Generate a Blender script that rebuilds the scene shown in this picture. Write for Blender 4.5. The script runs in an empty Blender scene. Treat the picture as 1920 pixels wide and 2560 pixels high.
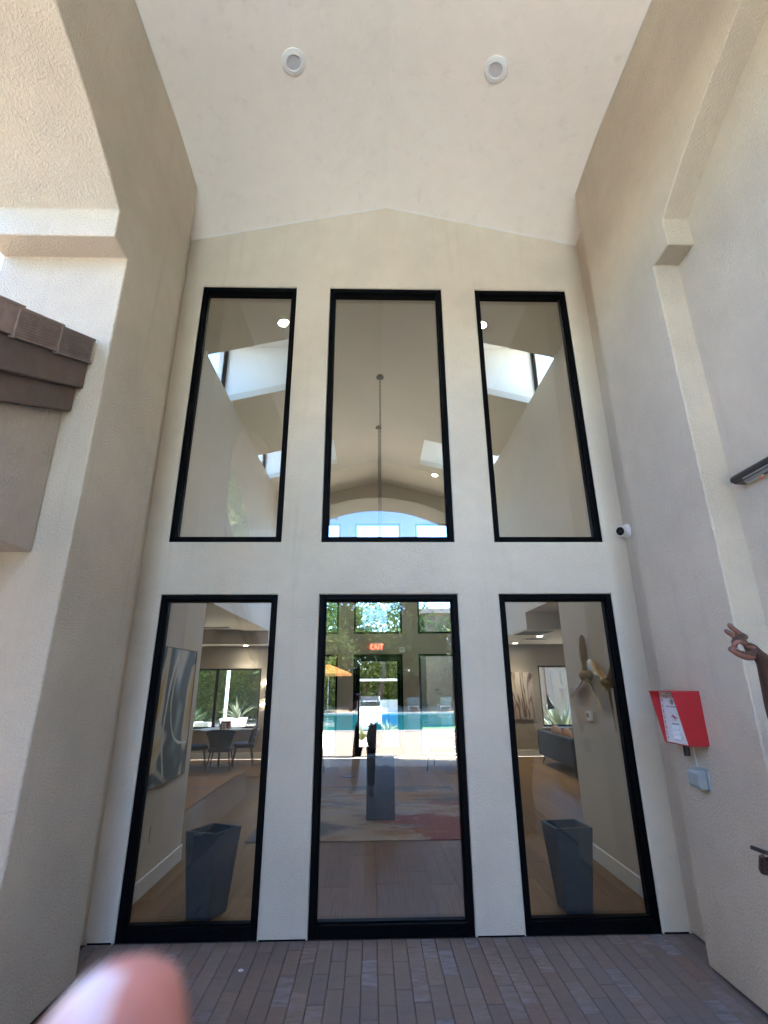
import bpy, bmesh, math, random
from mathutils import Vector, Matrix
random.seed(7)
S = bpy.context.scene
COL = S.collection
R = math.radians

# ------------------------------------------------------------------ camera
CAMP = Vector((-0.06842, -4.00987, 1.6))
cR = Vector((0.99970162, -0.02359662, -0.00631464))
cU = Vector((-0.00161082, -0.32163284, 0.9468631))
cF = Vector((0.02437376, 0.9465704, 0.32157488))
FPX = 1250.85
cam_d = bpy.data.cameras.new('camera')
cam = bpy.data.objects.new('camera', cam_d)
COL.objects.link(cam)
m = Matrix((cR, cU, -cF)).transposed().to_4x4()
m.translation = CAMP
cam.matrix_world = m
cam_d.sensor_fit = 'VERTICAL'
cam_d.sensor_height = 36.0
cam_d.lens = FPX / 2560 * 36.0
cam_d.clip_start = 0.01
cam_d.clip_end = 600
cam_d.dof.use_dof = True
cam_d.dof.focus_distance = 4.6
cam_d.dof.aperture_fstop = 7.6
S.camera = cam

def P(px, py, t):
    """a point t metres in front of the lens on the sight line of photo pixel (px, py)"""
    return CAMP + t * (cF + cR * ((px - 960) / FPX) - cU * ((py - 1280) / FPX))

# ------------------------------------------------------------------ light
SUN_EL, SUN_AZ = R(66), R(12)          # azimuth from +x towards +y
sdir = Vector((math.cos(SUN_EL) * math.cos(SUN_AZ), math.cos(SUN_EL) * math.sin(SUN_AZ), math.sin(SUN_EL)))
world = bpy.data.worlds.new('World')
S.world = world
world.use_nodes = True
nt = world.node_tree
bg = nt.nodes['Background']
sky = nt.nodes.new('ShaderNodeTexSky')
sky.sky_type = 'NISHITA'
sky.sun_disc = False
sky.sun_elevation = SUN_EL
sky.sun_rotation = math.atan2(sdir.x, sdir.y)
sky.air_density = 0.9
sky.dust_density = 0.0
sky.ozone_density = 10.0
nt.links.new(sky.outputs[0], bg.inputs[0])
bg.inputs[1].default_value = 0.15
sun_d = bpy.data.lights.new('sun', 'SUN')
sun_d.energy = 2.6
sun_d.angle = R(0.55)
sun_d.color = (1.0, 0.92, 0.80)
sun = bpy.data.objects.new('sun', sun_d)
COL.objects.link(sun)
sun.rotation_euler = sdir.to_track_quat('Z', 'Y').to_euler()
sun.location = (6, 2, 14)
S.view_settings.view_transform = 'Standard'
S.view_settings.look = 'None'
S.view_settings.exposure = 4.48
S.view_settings.gamma = 1.0
S.view_settings.use_curve_mapping = False
S.cycles.max_bounces = 10
S.cycles.diffuse_bounces = 6
S.cycles.glossy_bounces = 4
S.cycles.transparent_max_bounces = 24
S.cycles.sample_clamp_indirect = 6.0
S.cycles.use_denoising = True
S.cycles.caustics_reflective = False
S.cycles.caustics_refractive = False

# ------------------------------------------------------------------ materials
class N:
    def __init__(s, name):
        s.m = bpy.data.materials.new(name)
        s.m.use_nodes = True
        s.t = s.m.node_tree
        s.b = s.t.nodes['Principled BSDF']
        s.tc = None
    def n(s, typ, **kw):
        x = s.t.nodes.new(typ)
        for k, v in kw.items():
            setattr(x, k, v)
        return x
    def l(s, a, b): s.t.links.new(a, b)
    def co(s, kind='Object', scale=(1, 1, 1)):
        if s.tc is None: s.tc = s.n('ShaderNodeTexCoord')
        mp = s.n('ShaderNodeMapping')
        mp.inputs['Scale'].default_value = scale
        s.l(s.tc.outputs[kind], mp.inputs[0])
        return mp.outputs[0]
    def noise(s, scale, detail=4, rough=.6, vec=None, kind='Object', stretch=(1, 1, 1), w=None):
        x = s.n('ShaderNodeTexNoise')
        x.inputs['Scale'].default_value = scale
        x.inputs['Detail'].default_value = detail
        x.inputs['Roughness'].default_value = rough
        s.l(vec if vec is not None else s.co(kind, stretch), x.inputs['Vector'])
        return x
    def ramp(s, fac, stops, interp='LINEAR'):
        x = s.n('ShaderNodeValToRGB')
        x.color_ramp.interpolation = interp
        e = x.color_ramp.elements
        while len(e) > 1: e.remove(e[-1])
        for i, (p, c) in enumerate(stops):
            el = e[0] if i == 0 else e.new(p)
            el.position = p
            c = c if isinstance(c, (tuple, list)) else (c, c, c)
            el.color = (*c[:3], 1)
        s.l(fac, x.inputs[0])
        return x.outputs[0]
    def mix(s, fac, a, b, mode='MIX'):
        x = s.n('ShaderNodeMix', data_type='RGBA', blend_type=mode)
        for k, v in ((0, fac), (6, a), (7, b)):
            if hasattr(v, 'is_linked') or hasattr(v, 'links'): s.l(v, x.inputs[k])
            elif k == 0: x.inputs[0].default_value = v
            else: x.inputs[k].default_value = (*v, 1)
        return x.outputs[2]
    def color(s, c):
        if hasattr(c, 'links'): s.l(c, s.b.inputs['Base Color'])
        else: s.b.inputs['Base Color'].default_value = (*c, 1)
    def bump(s, h, strength=.3, dist=.01, prev=None):
        x = s.n('ShaderNodeBump')
        x.inputs['Strength'].default_value = strength
        x.inputs['Distance'].default_value = dist
        s.l(h, x.inputs['Height'])
        if prev is not None: s.l(prev, x.inputs['Normal'])
        s.l(x.outputs[0], s.b.inputs['Normal'])
        return x.outputs[0]
    def set(s, **kw):
        for k, v in kw.items():
            s.b.inputs[k.replace('_', ' ')].default_value = v
        return s

def plain(name, c, rough=.5, metal=0.0, var=.12, scale=6, spec=None, bump=0.0, bscale=150):
    k = N(name)
    nz = k.noise(scale, 5)
    lo = tuple(max(0, x * (1 - var)) for x in c); hi = tuple(min(1, x * (1 + var)) for x in c)
    k.color(k.ramp(nz.outputs[0], [(.3, lo), (.7, hi)]))
    k.set(Roughness=rough, Metallic=metal)
    if spec is not None: k.set(Specular_IOR_Level=spec)
    if bump: k.bump(k.noise(bscale, 3).outputs[0], bump, .004)
    return k.m

def stucco(name, c, grain=72, strength=.6, dist=.007, stain=.16):
    k = N(name)
    big = k.noise(.9, 5, .65)
    mid = k.noise(7, 4, .6)
    col = k.ramp(big.outputs[0], [(.3, tuple(x * (1 - stain) for x in c)), (.65, tuple(min(1, x * (1 + stain * .45)) for x in c))])
    col = k.mix(k.ramp(mid.outputs[0], [(.35, .0), (.75, .22)]), col, tuple(x * .82 for x in c))
    # faint vertical run-off streaks and small dark pock marks
    st = k.noise(5, 4, .7, stretch=(1.6, 1.6, .12))
    col = k.mix(k.ramp(st.outputs[0], [(.56, 0.0), (.75, .3)]), col, tuple(x * .7 for x in c))
    pk = k.noise(38, 3, .7)
    col = k.mix(k.ramp(pk.outputs[0], [(.69, 0.0), (.75, .4)]), col, tuple(x * .45 for x in c))
    k.color(col)
    k.set(Roughness=.93, Specular_IOR_Level=.2)
    a = k.noise(grain, 3, .65)
    b = k.noise(grain * 2.7, 2, .6)
    lump = k.noise(9, 3, .5)
    b1 = k.bump(k.ramp(lump.outputs[0], [(.2, 0.0), (.8, 1.0)]), .25, .012)
    b2 = k.bump(k.ramp(a.outputs[0], [(.38, 0.0), (.66, 1.0)]), strength, dist, b1)
    k.bump(b.outputs[0], strength * .5, dist * .5, b2)
    return k.m

def glass(name, tint=(.84, .865, .855), f0=.060):
    k = N(name)
    t = k.t
    out = t.nodes['Material Output']
    t.nodes.remove(k.b)
    geo = k.n('ShaderNodeNewGeometry')
    dot = k.n('ShaderNodeVectorMath', operation='DOT_PRODUCT')
    k.l(geo.outputs['Normal'], dot.inputs[0]); k.l(geo.outputs['Incoming'], dot.inputs[1])
    ab = k.n('ShaderNodeMath', operation='ABSOLUTE'); k.l(dot.outputs['Value'], ab.inputs[0])
    om = k.n('ShaderNodeMath', operation='SUBTRACT'); om.inputs[0].default_value = 1; k.l(ab.outputs[0], om.inputs[1])
    pw = k.n('ShaderNodeMath', operation='POWER'); k.l(om.outputs[0], pw.inputs[0]); pw.inputs[1].default_value = 5
    sc = k.n('ShaderNodeMath', operation='MULTIPLY_ADD'); k.l(pw.outputs[0], sc.inputs[0]); sc.inputs[1].default_value = 1 - f0; sc.inputs[2].default_value = f0
    tr = k.n('ShaderNodeBsdfTransparent'); tr.inputs[0].default_value = (*tint, 1)
    gl = k.n('ShaderNodeBsdfGlossy'); gl.inputs['Roughness'].default_value = 0.0
    gl.inputs['Color'].default_value = (1, 1, 1, 1)
    mx = k.n('ShaderNodeMixShader')
    k.l(sc.outputs[0], mx.inputs[0]); k.l(tr.outputs[0], mx.inputs[1]); k.l(gl.outputs[0], mx.inputs[2])
    k.l(mx.outputs[0], out.inputs[0])
    return k.m

def emit(name, c, s):
    k = N(name)
    k.color(c); k.set(Emission_Strength=s, Roughness=.4)
    k.b.inputs['Emission Color'].default_value = (*c, 1)
    return k.m

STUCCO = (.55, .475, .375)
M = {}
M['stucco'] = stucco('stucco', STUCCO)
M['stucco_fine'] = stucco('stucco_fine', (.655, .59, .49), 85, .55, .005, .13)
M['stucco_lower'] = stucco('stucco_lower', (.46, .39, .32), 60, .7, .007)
M['ceiling_paint'] = stucco('ceiling_paint', (.80, .755, .705), 120, .12, .002, .02)
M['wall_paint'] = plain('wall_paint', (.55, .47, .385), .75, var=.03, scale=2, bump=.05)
M['wall_paint_shaded'] = plain('wall_paint_shaded', (.36, .315, .26), .75, var=.03, scale=2)  # the hall's wall paint, darkened in colour for the backlit rear wall
M['white_wall'] = plain('white_wall', (.66, .65, .62), .75, var=.02, scale=2)
M['in_ceiling'] = plain('in_ceiling', (.54, .49, .42), .8, var=.03, scale=1.5)
M['trim'] = plain('trim', (.66, .63, .58), .45, var=.03)
M['black_frame'] = plain('black_frame', (.003, .0032, .004), .45, var=.3, scale=25, spec=.05)
M['gasket'] = plain('gasket', (.003, .003, .0035), .6, var=.2, spec=.05)
M['glass'] = glass('glass')
M['glass_clear'] = glass('glass_clear', (.93, .95, .94), .03)
M['fascia'] = plain('fascia', (.115, .078, .062), .7, var=.2, scale=9, bump=.25, bscale=60)
M['tile'] = plain('tile', (.25, .175, .148), .75, var=.22, scale=14, bump=.3, bscale=90)
M['tile_dark'] = plain('tile_dark', (.19, .145, .13), .75, var=.22, scale=14, bump=.3, bscale=90)
M['white_plastic'] = plain('white_plastic', (.72, .73, .74), .35, var=.03)
M['grey_lens'] = plain('grey_lens', (.50, .50, .54), .55, var=.06, scale=30)
M['black_plastic'] = plain('black_plastic', (.015, .015, .017), .3, var=.2)
M['black_gloss'] = plain('black_gloss', (.006, .006, .008), .06, var=.2)
M['dark_housing'] = plain('dark_housing', (.022, .019, .019), .42, var=.2)
M['red_paint'] = plain('red_paint', (.42, .016, .022), .42, var=.08, scale=20)
M['plate_white'] = plain('plate_white', (.70, .72, .75), .3, var=.04)
M['ink_red'] = plain('ink_red', (.30, .015, .06), .6, var=.1)
M['ink_dark'] = plain('ink_dark', (.03, .025, .05), .6, var=.1)
M['steel'] = plain('steel', (.42, .43, .46), .3, .9, var=.08)
M['outlet_grey'] = plain('outlet_grey', (.30, .335, .335), .38, var=.06, scale=20)
M['cable'] = plain('cable', (.62, .62, .63), .5)
M['lens'] = plain('lens', (.30, .33, .36), .15, var=.12, scale=40, bump=.3, bscale=200)
M['led_red'] = emit('led_red', (.8, .03, .03), .03)
M['slate'] = plain('slate', (.048, .062, .072), .62, var=.13, scale=22, bump=.25, bscale=120)
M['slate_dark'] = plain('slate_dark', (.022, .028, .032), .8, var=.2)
M['charcoal_pot'] = plain('charcoal_pot', (.055, .058, .062), .6, var=.25, scale=30)
M['bronze'] = plain('bronze', (.26, .155, .05), .36, .6, var=.25, scale=18)
M['brass'] = plain('brass', (.60, .42, .18), .25, 1.0, var=.1)
M['iron'] = plain('iron', (.02, .018, .016), .5, .6)
M['silver'] = plain('silver', (.75, .77, .8), .16, 1.0, var=.05)
M['teal_fabric'] = plain('teal_fabric', (.020, .029, .035), .85, var=.18, scale=60, bump=.3, bscale=400)
M['navy_fabric'] = plain('navy_fabric', (.010, .014, .019), .8, var=.2, scale=50, bump=.3, bscale=400)
M['blue_cushion'] = plain('blue_cushion', (.10, .20, .26), .85, var=.15, scale=30)
M['leather'] = plain('leather', (.20, .095, .048), .45, var=.2, scale=20)
M['table_top'] = plain('table_top', (.42, .40, .40), .22, var=.15, scale=8)
M['terracotta'] = plain('terracotta', (.20, .06, .035), .7)
M['succulent'] = plain('succulent', (.020, .022, .020), .6, var=.3)
M['green_leaf'] = plain('green_leaf', (.03, .065, .018), .6, var=.35, scale=3)
M['paper'] = plain('paper', (.72, .71, .68), .7)
M['soft_wood'] = plain('soft_wood', (.20, .10, .05), .6, var=.25, scale=14)
M['lamp_on'] = emit('lamp_on', (1.0, .90, .74), 9.0)
M['lamp_dome'] = emit('lamp_dome', (1.0, .91, .76), 5.0)
M['exit_face'] = plain('exit_face', (.62, .60, .55), .5)
M['exit_red'] = emit('exit_red', (.9, .06, .03), .9)
M['bark'] = plain('bark', (.12, .085, .06), .9, var=.35, scale=12, bump=.6, bscale=40)
M['rock'] = plain('rock', (.24, .15, .09), .85, var=.3, scale=4)
M['concrete'] = plain('concrete', (.64, .54, .42), .85, var=.12, scale=1.3, bump=.2, bscale=80)
M['deck'] = plain('deck', (.64, .53, .40), .85, var=.12, scale=2.0)
M['coping'] = plain('coping', (.60, .57, .53), .8, var=.08)
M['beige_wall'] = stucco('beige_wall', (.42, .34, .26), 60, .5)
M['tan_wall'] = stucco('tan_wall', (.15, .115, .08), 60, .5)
M['tan_door'] = plain('tan_door', (.11, .09, .065), .7)
M['earth'] = plain('earth', (.26, .21, .16), .95, var=.2, scale=.6)
M['orange_cloth'] = plain('orange_cloth', (.72, .27, .06), .8, var=.06)
M['blue_cloth'] = plain('blue_cloth', (.03, .16, .42), .8)
M['red_edge'] = plain('red_edge', (.40, .03, .05), .7)
M['white_metal'] = plain('white_metal', (.74, .74, .74), .4, var=.03)
M['wood_rail'] = plain('wood_rail', (.19, .13, .09), .7)
M['mortar'] = plain('mortar', (.06, .052, .048), .95, var=.3, scale=40)
M['grass'] = plain('grass', (.09, .13, .03), .9, var=.35, scale=20)
M['silver_leaf'] = plain('silver_leaf', (.15, .17, .11), .7, var=.25, scale=3)
M['yellow_leaf'] = plain('yellow_leaf', (.10, .10, .025), .7, var=.3, scale=3)

def foliage(name, c, tlu=.5):
    k = N(name)
    oi = k.n('ShaderNodeObjectInfo')
    nz = k.noise(1.6, 3)
    col = k.ramp(nz.outputs[0], [(.25, tuple(x * .5 for x in c)), (.5, c), (.78, (c[0] * 1.7, c[1] * 1.5, c[2] * 1.25))])
    k.color(col)
    k.set(Roughness=.75, Specular_IOR_Level=.12)
    # thin leaves let some light through
    out = k.t.nodes['Material Output']
    tl = k.n('ShaderNodeBsdfTranslucent'); k.l(col, tl.inputs[0])
    mx = k.n('ShaderNodeMixShader'); mx.inputs[0].default_value = tlu
    k.l(k.b.outputs[0], mx.inputs[1]); k.l(tl.outputs[0], mx.inputs[2]); k.l(mx.outputs[0], out.inputs[0])
    return k.m
M['leaf_olive'] = foliage('leaf_olive', (.165, .215, .07), .3)
M['leaf_green'] = foliage('leaf_green', (.045, .085, .022))
M['leaf_lime'] = foliage('leaf_lime', (.11, .14, .03))

def brick_mat():
    k = N('brick')
    oi = k.n('ShaderNodeObjectInfo')
    base = k.ramp(oi.outputs['Random'], [(0, (.195, .148, .130)), (.18, (.180, .152, .146)), (.36, (.215, .168, .142)), (.55, (.168, .146, .148)),
                                         (.72, (.215, .150, .128)), (.86, (.200, .172, .158)), (1, (.160, .152, .168))])
    g = k.noise(26, 5, .7, kind='Object')
    base = k.mix(k.ramp(g.outputs[0], [(.35, 0.0), (.8, .5)]), base, (.105, .080, .075))
    # whitish bloom on some bricks
    mul = k.n('ShaderNodeVectorMath', operation='MULTIPLY_ADD')
    cmb = k.n('ShaderNodeCombineXYZ')
    for i in range(3): k.l(oi.outputs['Random'], cmb.inputs[i])
    if k.tc is None: k.tc = k.n('ShaderNodeTexCoord')
    k.l(cmb.outputs[0], mul.inputs[0]); mul.inputs[1].default_value = (37, 53, 71)
    k.l(k.tc.outputs['Object'], mul.inputs[2])
    bl = k.noise(9, 5, .65, vec=mul.outputs[0])
    amt = k.ramp(oi.outputs['Random'], [(.0, .15), (.28, .05), (.34, .7), (.42, .15), (.58, .1), (.66, .85), (.72, .1), (.9, .5), (1, .8)])
    bb = k.n('ShaderNodeMath', operation='MULTIPLY')
    k.l(k.ramp(bl.outputs[0], [(.40, 0.0), (.62, 1.0)]), bb.inputs[0]); k.l(amt, bb.inputs[1])
    base = k.mix(bb.outputs[0], base, (.27, .26, .30))
    sp = k.noise(60, 2, .5, vec=mul.outputs[0])
    base = k.mix(k.ramp(sp.outputs[0], [(.72, 0.0), (.76, .7)]), base, (.40, .38, .38))
    k.color(base); k.set(Roughness=.78, Specular_IOR_Level=.35)
    b1 = k.bump(g.outputs[0], .35, .004)
    k.bump(k.noise(140, 2).outputs[0], .3, .002, b1)
    return k.m
M['brick'] = brick_mat()

def plank_mat():
    k = N('oak_plank')
    oi = k.n('ShaderNodeObjectInfo')
    cmb = k.n('ShaderNodeCombineXYZ')
    for i in range(3): k.l(oi.outputs['Random'], cmb.inputs[i])
    mul = k.n('ShaderNodeVectorMath', operation='MULTIPLY_ADD')
    k.tc = k.n('ShaderNodeTexCoord')
    k.l(cmb.outputs[0], mul.inputs[0]); mul.inputs[1].default_value = (31, 57, 13)
    k.l(k.tc.outputs['Object'], mul.inputs[2])
    mp = k.n('ShaderNodeMapping'); mp.inputs['Scale'].default_value = (9, .9, 1)
    k.l(mul.outputs[0], mp.inputs[0])
    g = k.noise(3.2, 7, .65, vec=mp.outputs[0])
    a = k.ramp(g.outputs[0], [(.25, (.125, .074, .038)), (.5, (.19, .115, .060)), (.75, (.255, .163, .092))])
    tone = k.ramp(oi.outputs['Random'], [(0, (.80, .80, .80)), (1, (1.12, 1.08, 1.02))])
    k.color(k.mix(1.0, a, tone, 'MULTIPLY'))
    k.set(Specular_IOR_Level=.03)
    k.l(k.ramp(g.outputs[0], [(.2, .26), (.8, .40)]), k.b.inputs['Roughness'])
    k.bump(g.outputs[0], .12, .002)
    return k.m
M['oak'] = plank_mat()

def rug_mat(name, warm):
    k = N(name)
    a = k.noise(.62, 7, .66, stretch=(.7, 1.7, 1))
    if warm:
        col = k.ramp(a.outputs[0], [(.28, (.18, .12, .09)), (.42, (.30, .19, .115)), (.5, (.36, .18, .075)), (.58, (.28, .20, .14)), (.7, (.33, .15, .065))])
    else:
        col = k.ramp(a.outputs[0], [(.28, (.17, .17, .18)), (.40, (.28, .25, .235)), (.50, (.34, .275, .215)), (.60, (.29, .265, .26)), (.72, (.36, .25, .145))])
        sx_ = k.n('ShaderNodeSeparateXYZ'); k.l(k.tc.outputs['Object'], sx_.inputs[0])
        for sc, st, lo, c, wx, wy, cst in ((.9, (.9, 1.5, 1), .55, (.19, .016, .016), .10, -.07, -.135), (1.0, (.8, 1.5, 1), .55, (.035, .08, .11), -.09, -.03, -.095), (.9, (.7, 1.7, 1), .56, (.25, .14, .045), .01, .045, -.06), (1.1, (.8, 2.2, 1), .56, (.06, .105, .12), .03, .09, -.12)):
            off = k.n('ShaderNodeMapping'); off.inputs['Scale'].default_value = st; off.inputs['Location'].default_value = (sc * 7.3 + wx * 31, lo * 19 + wy * 47, 0)
            k.l(k.tc.outputs['Object'], off.inputs[0])
            nn = k.noise(sc, 8, .70, vec=off.outputs[0])
            m1 = k.n('ShaderNodeMath', operation='MULTIPLY_ADD'); k.l(sx_.outputs[0], m1.inputs[0]); m1.inputs[1].default_value = wx; k.l(nn.outputs[0], m1.inputs[2])
            m2 = k.n('ShaderNodeMath', operation='MULTIPLY_ADD'); k.l(sx_.outputs[1], m2.inputs[0]); m2.inputs[1].default_value = wy; k.l(m1.outputs[0], m2.inputs[2])
            m3 = k.n('ShaderNodeMath', operation='ADD'); k.l(m2.outputs[0], m3.inputs[0]); m3.inputs[1].default_value = cst + .05
            col = k.mix(k.ramp(m3.outputs[0], [(lo - .06, 0.0), (lo + .03, .75)]), col, c)
    f = k.noise(160, 2)
    col = k.mix(k.ramp(f.outputs[0], [(.4, 0.0), (.7, .35)]), col, (.12, .10, .09))
    thr = k.noise(5, 4, .7, stretch=(.4, 10, 1))
    col = k.mix(k.ramp(thr.outputs[0], [(.55, 0.0), (.72, .45)]), col, (.42, .37, .31))
    k.color(col); k.set(Roughness=.95, Specular_IOR_Level=.1)
    k.bump(f.outputs[0], .5, .004)
    return k.m
M['rug'] = rug_mat('rug', False)
M['rug_warm'] = rug_mat('rug_warm', True)

def painting_mat(name, stops, scale, stretch, dist=2.2):
    k = N(name)
    w = k.noise(scale, 5, .6, stretch=stretch)
    wv = k.n('ShaderNodeTexNoise'); wv.inputs['Scale'].default_value = scale * .8; wv.inputs['Detail'].default_value = 2.0
    wv.inputs['Distortion'].default_value = dist
    k.l(k.co('Object', stretch), wv.inputs['Vector'])
    col = k.ramp(wv.outputs[0], stops)
    k.color(col); k.set(Roughness=.6)
    k.bump(w.outputs[0], .2, .003)
    return k.m
M['abstract'] = painting_mat('abstract', [(.36, (.46, .27, .06)), (.40, (.55, .44, .30)), (.435, (.50, .42, .33)), (.45, (.05, .075, .085)), (.495, (.035, .055, .065)), (.515, (.14, .19, .22)), (.535, (.30, .33, .34)), (.56, (.58, .55, .51)), (.60, (.52, .42, .30)), (.64, (.46, .26, .05))], 1.35, (1, 1, .75), .9)
M['abstract_red'] = painting_mat('abstract_red', [(.3, (.55, .50, .45)), (.42, (.50, .43, .37)), (.5, (.12, .05, .035)), (.56, (.52, .46, .41)), (.64, (.30, .12, .06)), (.7, (.58, .54, .50))], 2.4, (2.6, 1, .5), 1.0)
M['paint_white'] = plain('paint_white', (.62, .59, .54), .6, var=.2, scale=40, bump=.6, bscale=90)
M['pillow_print'] = None
def pillow_mat():
    k = N('pillow_print')
    v = k.n('ShaderNodeTexVoronoi'); v.inputs['Scale'].default_value = 26
    k.l(k.co('Object'), v.inputs['Vector'])
    k.color(k.ramp(v.outputs['Distance'], [(.34, (.70, .70, .70)), (.42, (.06, .07, .09))], 'LINEAR'))
    k.set(Roughness=.9)
    return k.m
M['pillow_print'] = pillow_mat()

def water_mat():
    k = N('pool_water')
    n1 = k.noise(3.5, 4, .55)
    k.color(k.ramp(n1.outputs[0], [(.3, (.02, .27, .33)), (.7, (.05, .40, .45))]))
    k.set(Roughness=.05)
    k.bump(n1.outputs[0], .06, .03)
    return k.m
M['water'] = water_mat()

def skin_mat(name, c, rough=.58):
    k = N(name)
    nz = k.noise(35, 4)
    k.color(k.ramp(nz.outputs[0], [(.3, tuple(x * .82 for x in c)), (.7, tuple(min(1, x * 1.12) for x in c))]))
    k.set(Roughness=rough, Subsurface_Weight=.12, Subsurface_Scale=.01)
    k.b.inputs['Subsurface Radius'].default_value = (1, .35, .2)
    b0_ = k.bump(k.noise(70, 4, .7).outputs[0], .3, .0015)
    k.bump(k.noise(260, 2).outputs[0], .2, .001, b0_)
    return k.m
M['skin_dark'] = skin_mat('skin_dark', (.055, .026, .019))
M['skin_dark_palm'] = skin_mat('skin_dark_palm', (.19, .080, .058))
M['skin_pink'] = skin_mat('skin_pink', (.62, .25, .20), .38)
M['tip_sheen'] = skin_mat('tip_sheen', (.80, .58, .56), .22)  # pale skylight sheen of the fingertip, put into the colour
M['hair'] = plain('hair', (.012, .010, .009), .7, var=.3)
M['trousers'] = plain('trousers', (.045, .042, .040), .85, var=.2, scale=30)
M['shirt_grey'] = plain('shirt_grey', (.045, .045, .05), .85, var=.15, scale=30)
M['shirt_brown'] = plain('shirt_brown', (.10, .115, .13), .85, var=.15, scale=30)
M['eye'] = plain('eye', (.6, .6, .58), .2)

# ------------------------------------------------------------------ mesh helpers
class MB:
    def __init__(s): s.v = []; s.f = []
    def add(s, vs, fs):
        o = len(s.v); s.v += [tuple(v) for v in vs]; s.f += [tuple(o + i for i in f) for f in fs]; return s
    def box(s, a, b, mat=None):
        x0, x1 = sorted((a[0], b[0])); y0, y1 = sorted((a[1], b[1])); z0, z1 = sorted((a[2], b[2]))
        vs = [(x0, y0, z0), (x1, y0, z0), (x1, y1, z0), (x0, y1, z0), (x0, y0, z1), (x1, y0, z1), (x1, y1, z1), (x0, y1, z1)]
        if mat is not None: vs = [mat @ Vector(v) for v in vs]
        return s.add(vs, [(0, 3, 2, 1), (4, 5, 6, 7), (0, 1, 5, 4), (1, 2, 6, 5), (2, 3, 7, 6), (3, 0, 4, 7)])
    def hexa(s, b4, t4):
        return s.add(list(b4) + list(t4), [(0, 3, 2, 1), (4, 5, 6, 7), (0, 1, 5, 4), (1, 2, 6, 5), (2, 3, 7, 6), (3, 0, 4, 7)])
    def tube(s, pts, rad, n=10, caps=True):
        pts = [Vector(p) for p in pts]
        rad = rad if isinstance(rad, (list, tuple)) else [rad] * len(pts)
        o = len(s.v); prev = None
        for i, p in enumerate(pts):
            d = (pts[min(i + 1, len(pts) - 1)] - pts[max(i - 1, 0)]).normalized()
            if prev is None:
                u = d.orthogonal().normalized()
            else:
                u = (prev - d * prev.dot(d))
                u = u.normalized() if u.length > 1e-6 else d.orthogonal().normalized()
            w = d.cross(u); prev = u
            for k in range(n):
                a = 2 * math.pi * k / n
                s.v.append(tuple(p + (u * math.cos(a) + w * math.sin(a)) * rad[i]))
        for i in range(len(pts) - 1):
            for k in range(n):
                a = o + i * n + k; b = o + i * n + (k + 1) % n
                s.f.append((a, b, b + n, a + n))
        if caps:
            s.f.append(tuple(o + k for k in reversed(range(n))))
            e = o + (len(pts) - 1) * n
            s.f.append(tuple(e + k for k in range(n)))
        return s
    def lathe(s, prof, n=24, origin=(0, 0, 0), axis=(0, 0, 1), caps=True):
        ax = Vector(axis).normalized(); u = ax.orthogonal().normalized(); w = ax.cross(u); o0 = Vector(origin)
        o = len(s.v)
        for r, h in prof:
            for k in range(n):
                a = 2 * math.pi * k / n
                s.v.append(tuple(o0 + ax * h + (u * math.cos(a) + w * math.sin(a)) * r))
        for i in range(len(prof) - 1):
            for k in range(n):
                a = o + i * n + k; b = o + i * n + (k + 1) % n
                s.f.append((a, b, b + n, a + n))
        if caps:
            s.f.append(tuple(o + k for k in reversed(range(n))))
            e = o + (len(prof) - 1) * n
            s.f.append(tuple(e + k for k in range(n)))
        return s
    def prism(s, poly, axis, a, b):
        """poly: 2-D outline in the plane across the axis (x: (y,z), y: (x,z), z: (x,y))"""
        def put(p, t):
            return {'x': (t, p[0], p[1]), 'y': (p[0], t, p[1]), 'z': (p[0], p[1], t)}[axis]
        n = len(poly); o = len(s.v)
        s.v += [put(p, a) for p in poly] + [put(p, b) for p in poly]
        s.f.append(tuple(o + i for i in range(n))); s.f.append(tuple(o + n + i for i in reversed(range(n))))
        for i in range(n):
            j = (i + 1) % n
            s.f.append((o + i, o + n + i, o + n + j, o + j))
        return s
    def sphere(s, c, r, n=12, m_=8, sc=(1, 1, 1)):
        c = Vector(c); o = len(s.v)
        s.v.append((c.x, c.y, c.z - r * sc[2]))
        for i in range(1, m_):
            t = -math.pi / 2 + math.pi * i / m_
            for k in range(n):
                a = 2 * math.pi * k / n
                s.v.append((c.x + r * sc[0] * math.cos(t) * math.cos(a), c.y + r * sc[1] * math.cos(t) * math.sin(a), c.z + r * sc[2] * math.sin(t)))
        s.v.append((c.x, c.y, c.z + r * sc[2])); e = len(s.v) - 1
        for k in range(n):
            s.f.append((o, o + 1 + (k + 1) % n, o + 1 + k))
            q = o + 1 + (m_ - 2) * n
            s.f.append((e, q + k, q + (k + 1) % n))
        for i in range(m_ - 2):
            for k in range(n):
                a = o + 1 + i * n + k; b = o + 1 + i * n + (k + 1) % n
                s.f.append((a, b, b + n, a + n))
        return s
    def build(s, name, mat, parent=None, smooth=False, bevel=0.0, seg=2, loc=None, shared=None, angle=40):
        me = bpy.data.meshes.new(name)
        me.from_pydata(s.v, [], s.f)
        bm = bmesh.new(); bm.from_mesh(me)
        bmesh.ops.recalc_face_normals(bm, faces=bm.faces)
        bm.to_mesh(me); bm.free()
        mats = mat if isinstance(mat, (list, tuple)) else [mat]
        for x in mats: me.materials.append(x)
        if smooth:
            for p in me.polygons: p.use_smooth = True
            if smooth != 'full':
                me.set_sharp_from_angle(angle=R(angle))
        o = bpy.data.objects.new(name, me)
        COL.objects.link(o)
        if parent is not None: o.parent = parent
        if loc is not None: o.location = loc
        if bevel:
            md = o.modifiers.new('bevel', 'BEVEL'); md.width = bevel; md.segments = seg; md.limit_method = 'ANGLE'; md.angle_limit = R(35)
            md.harden_normals = False
        return o

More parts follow.
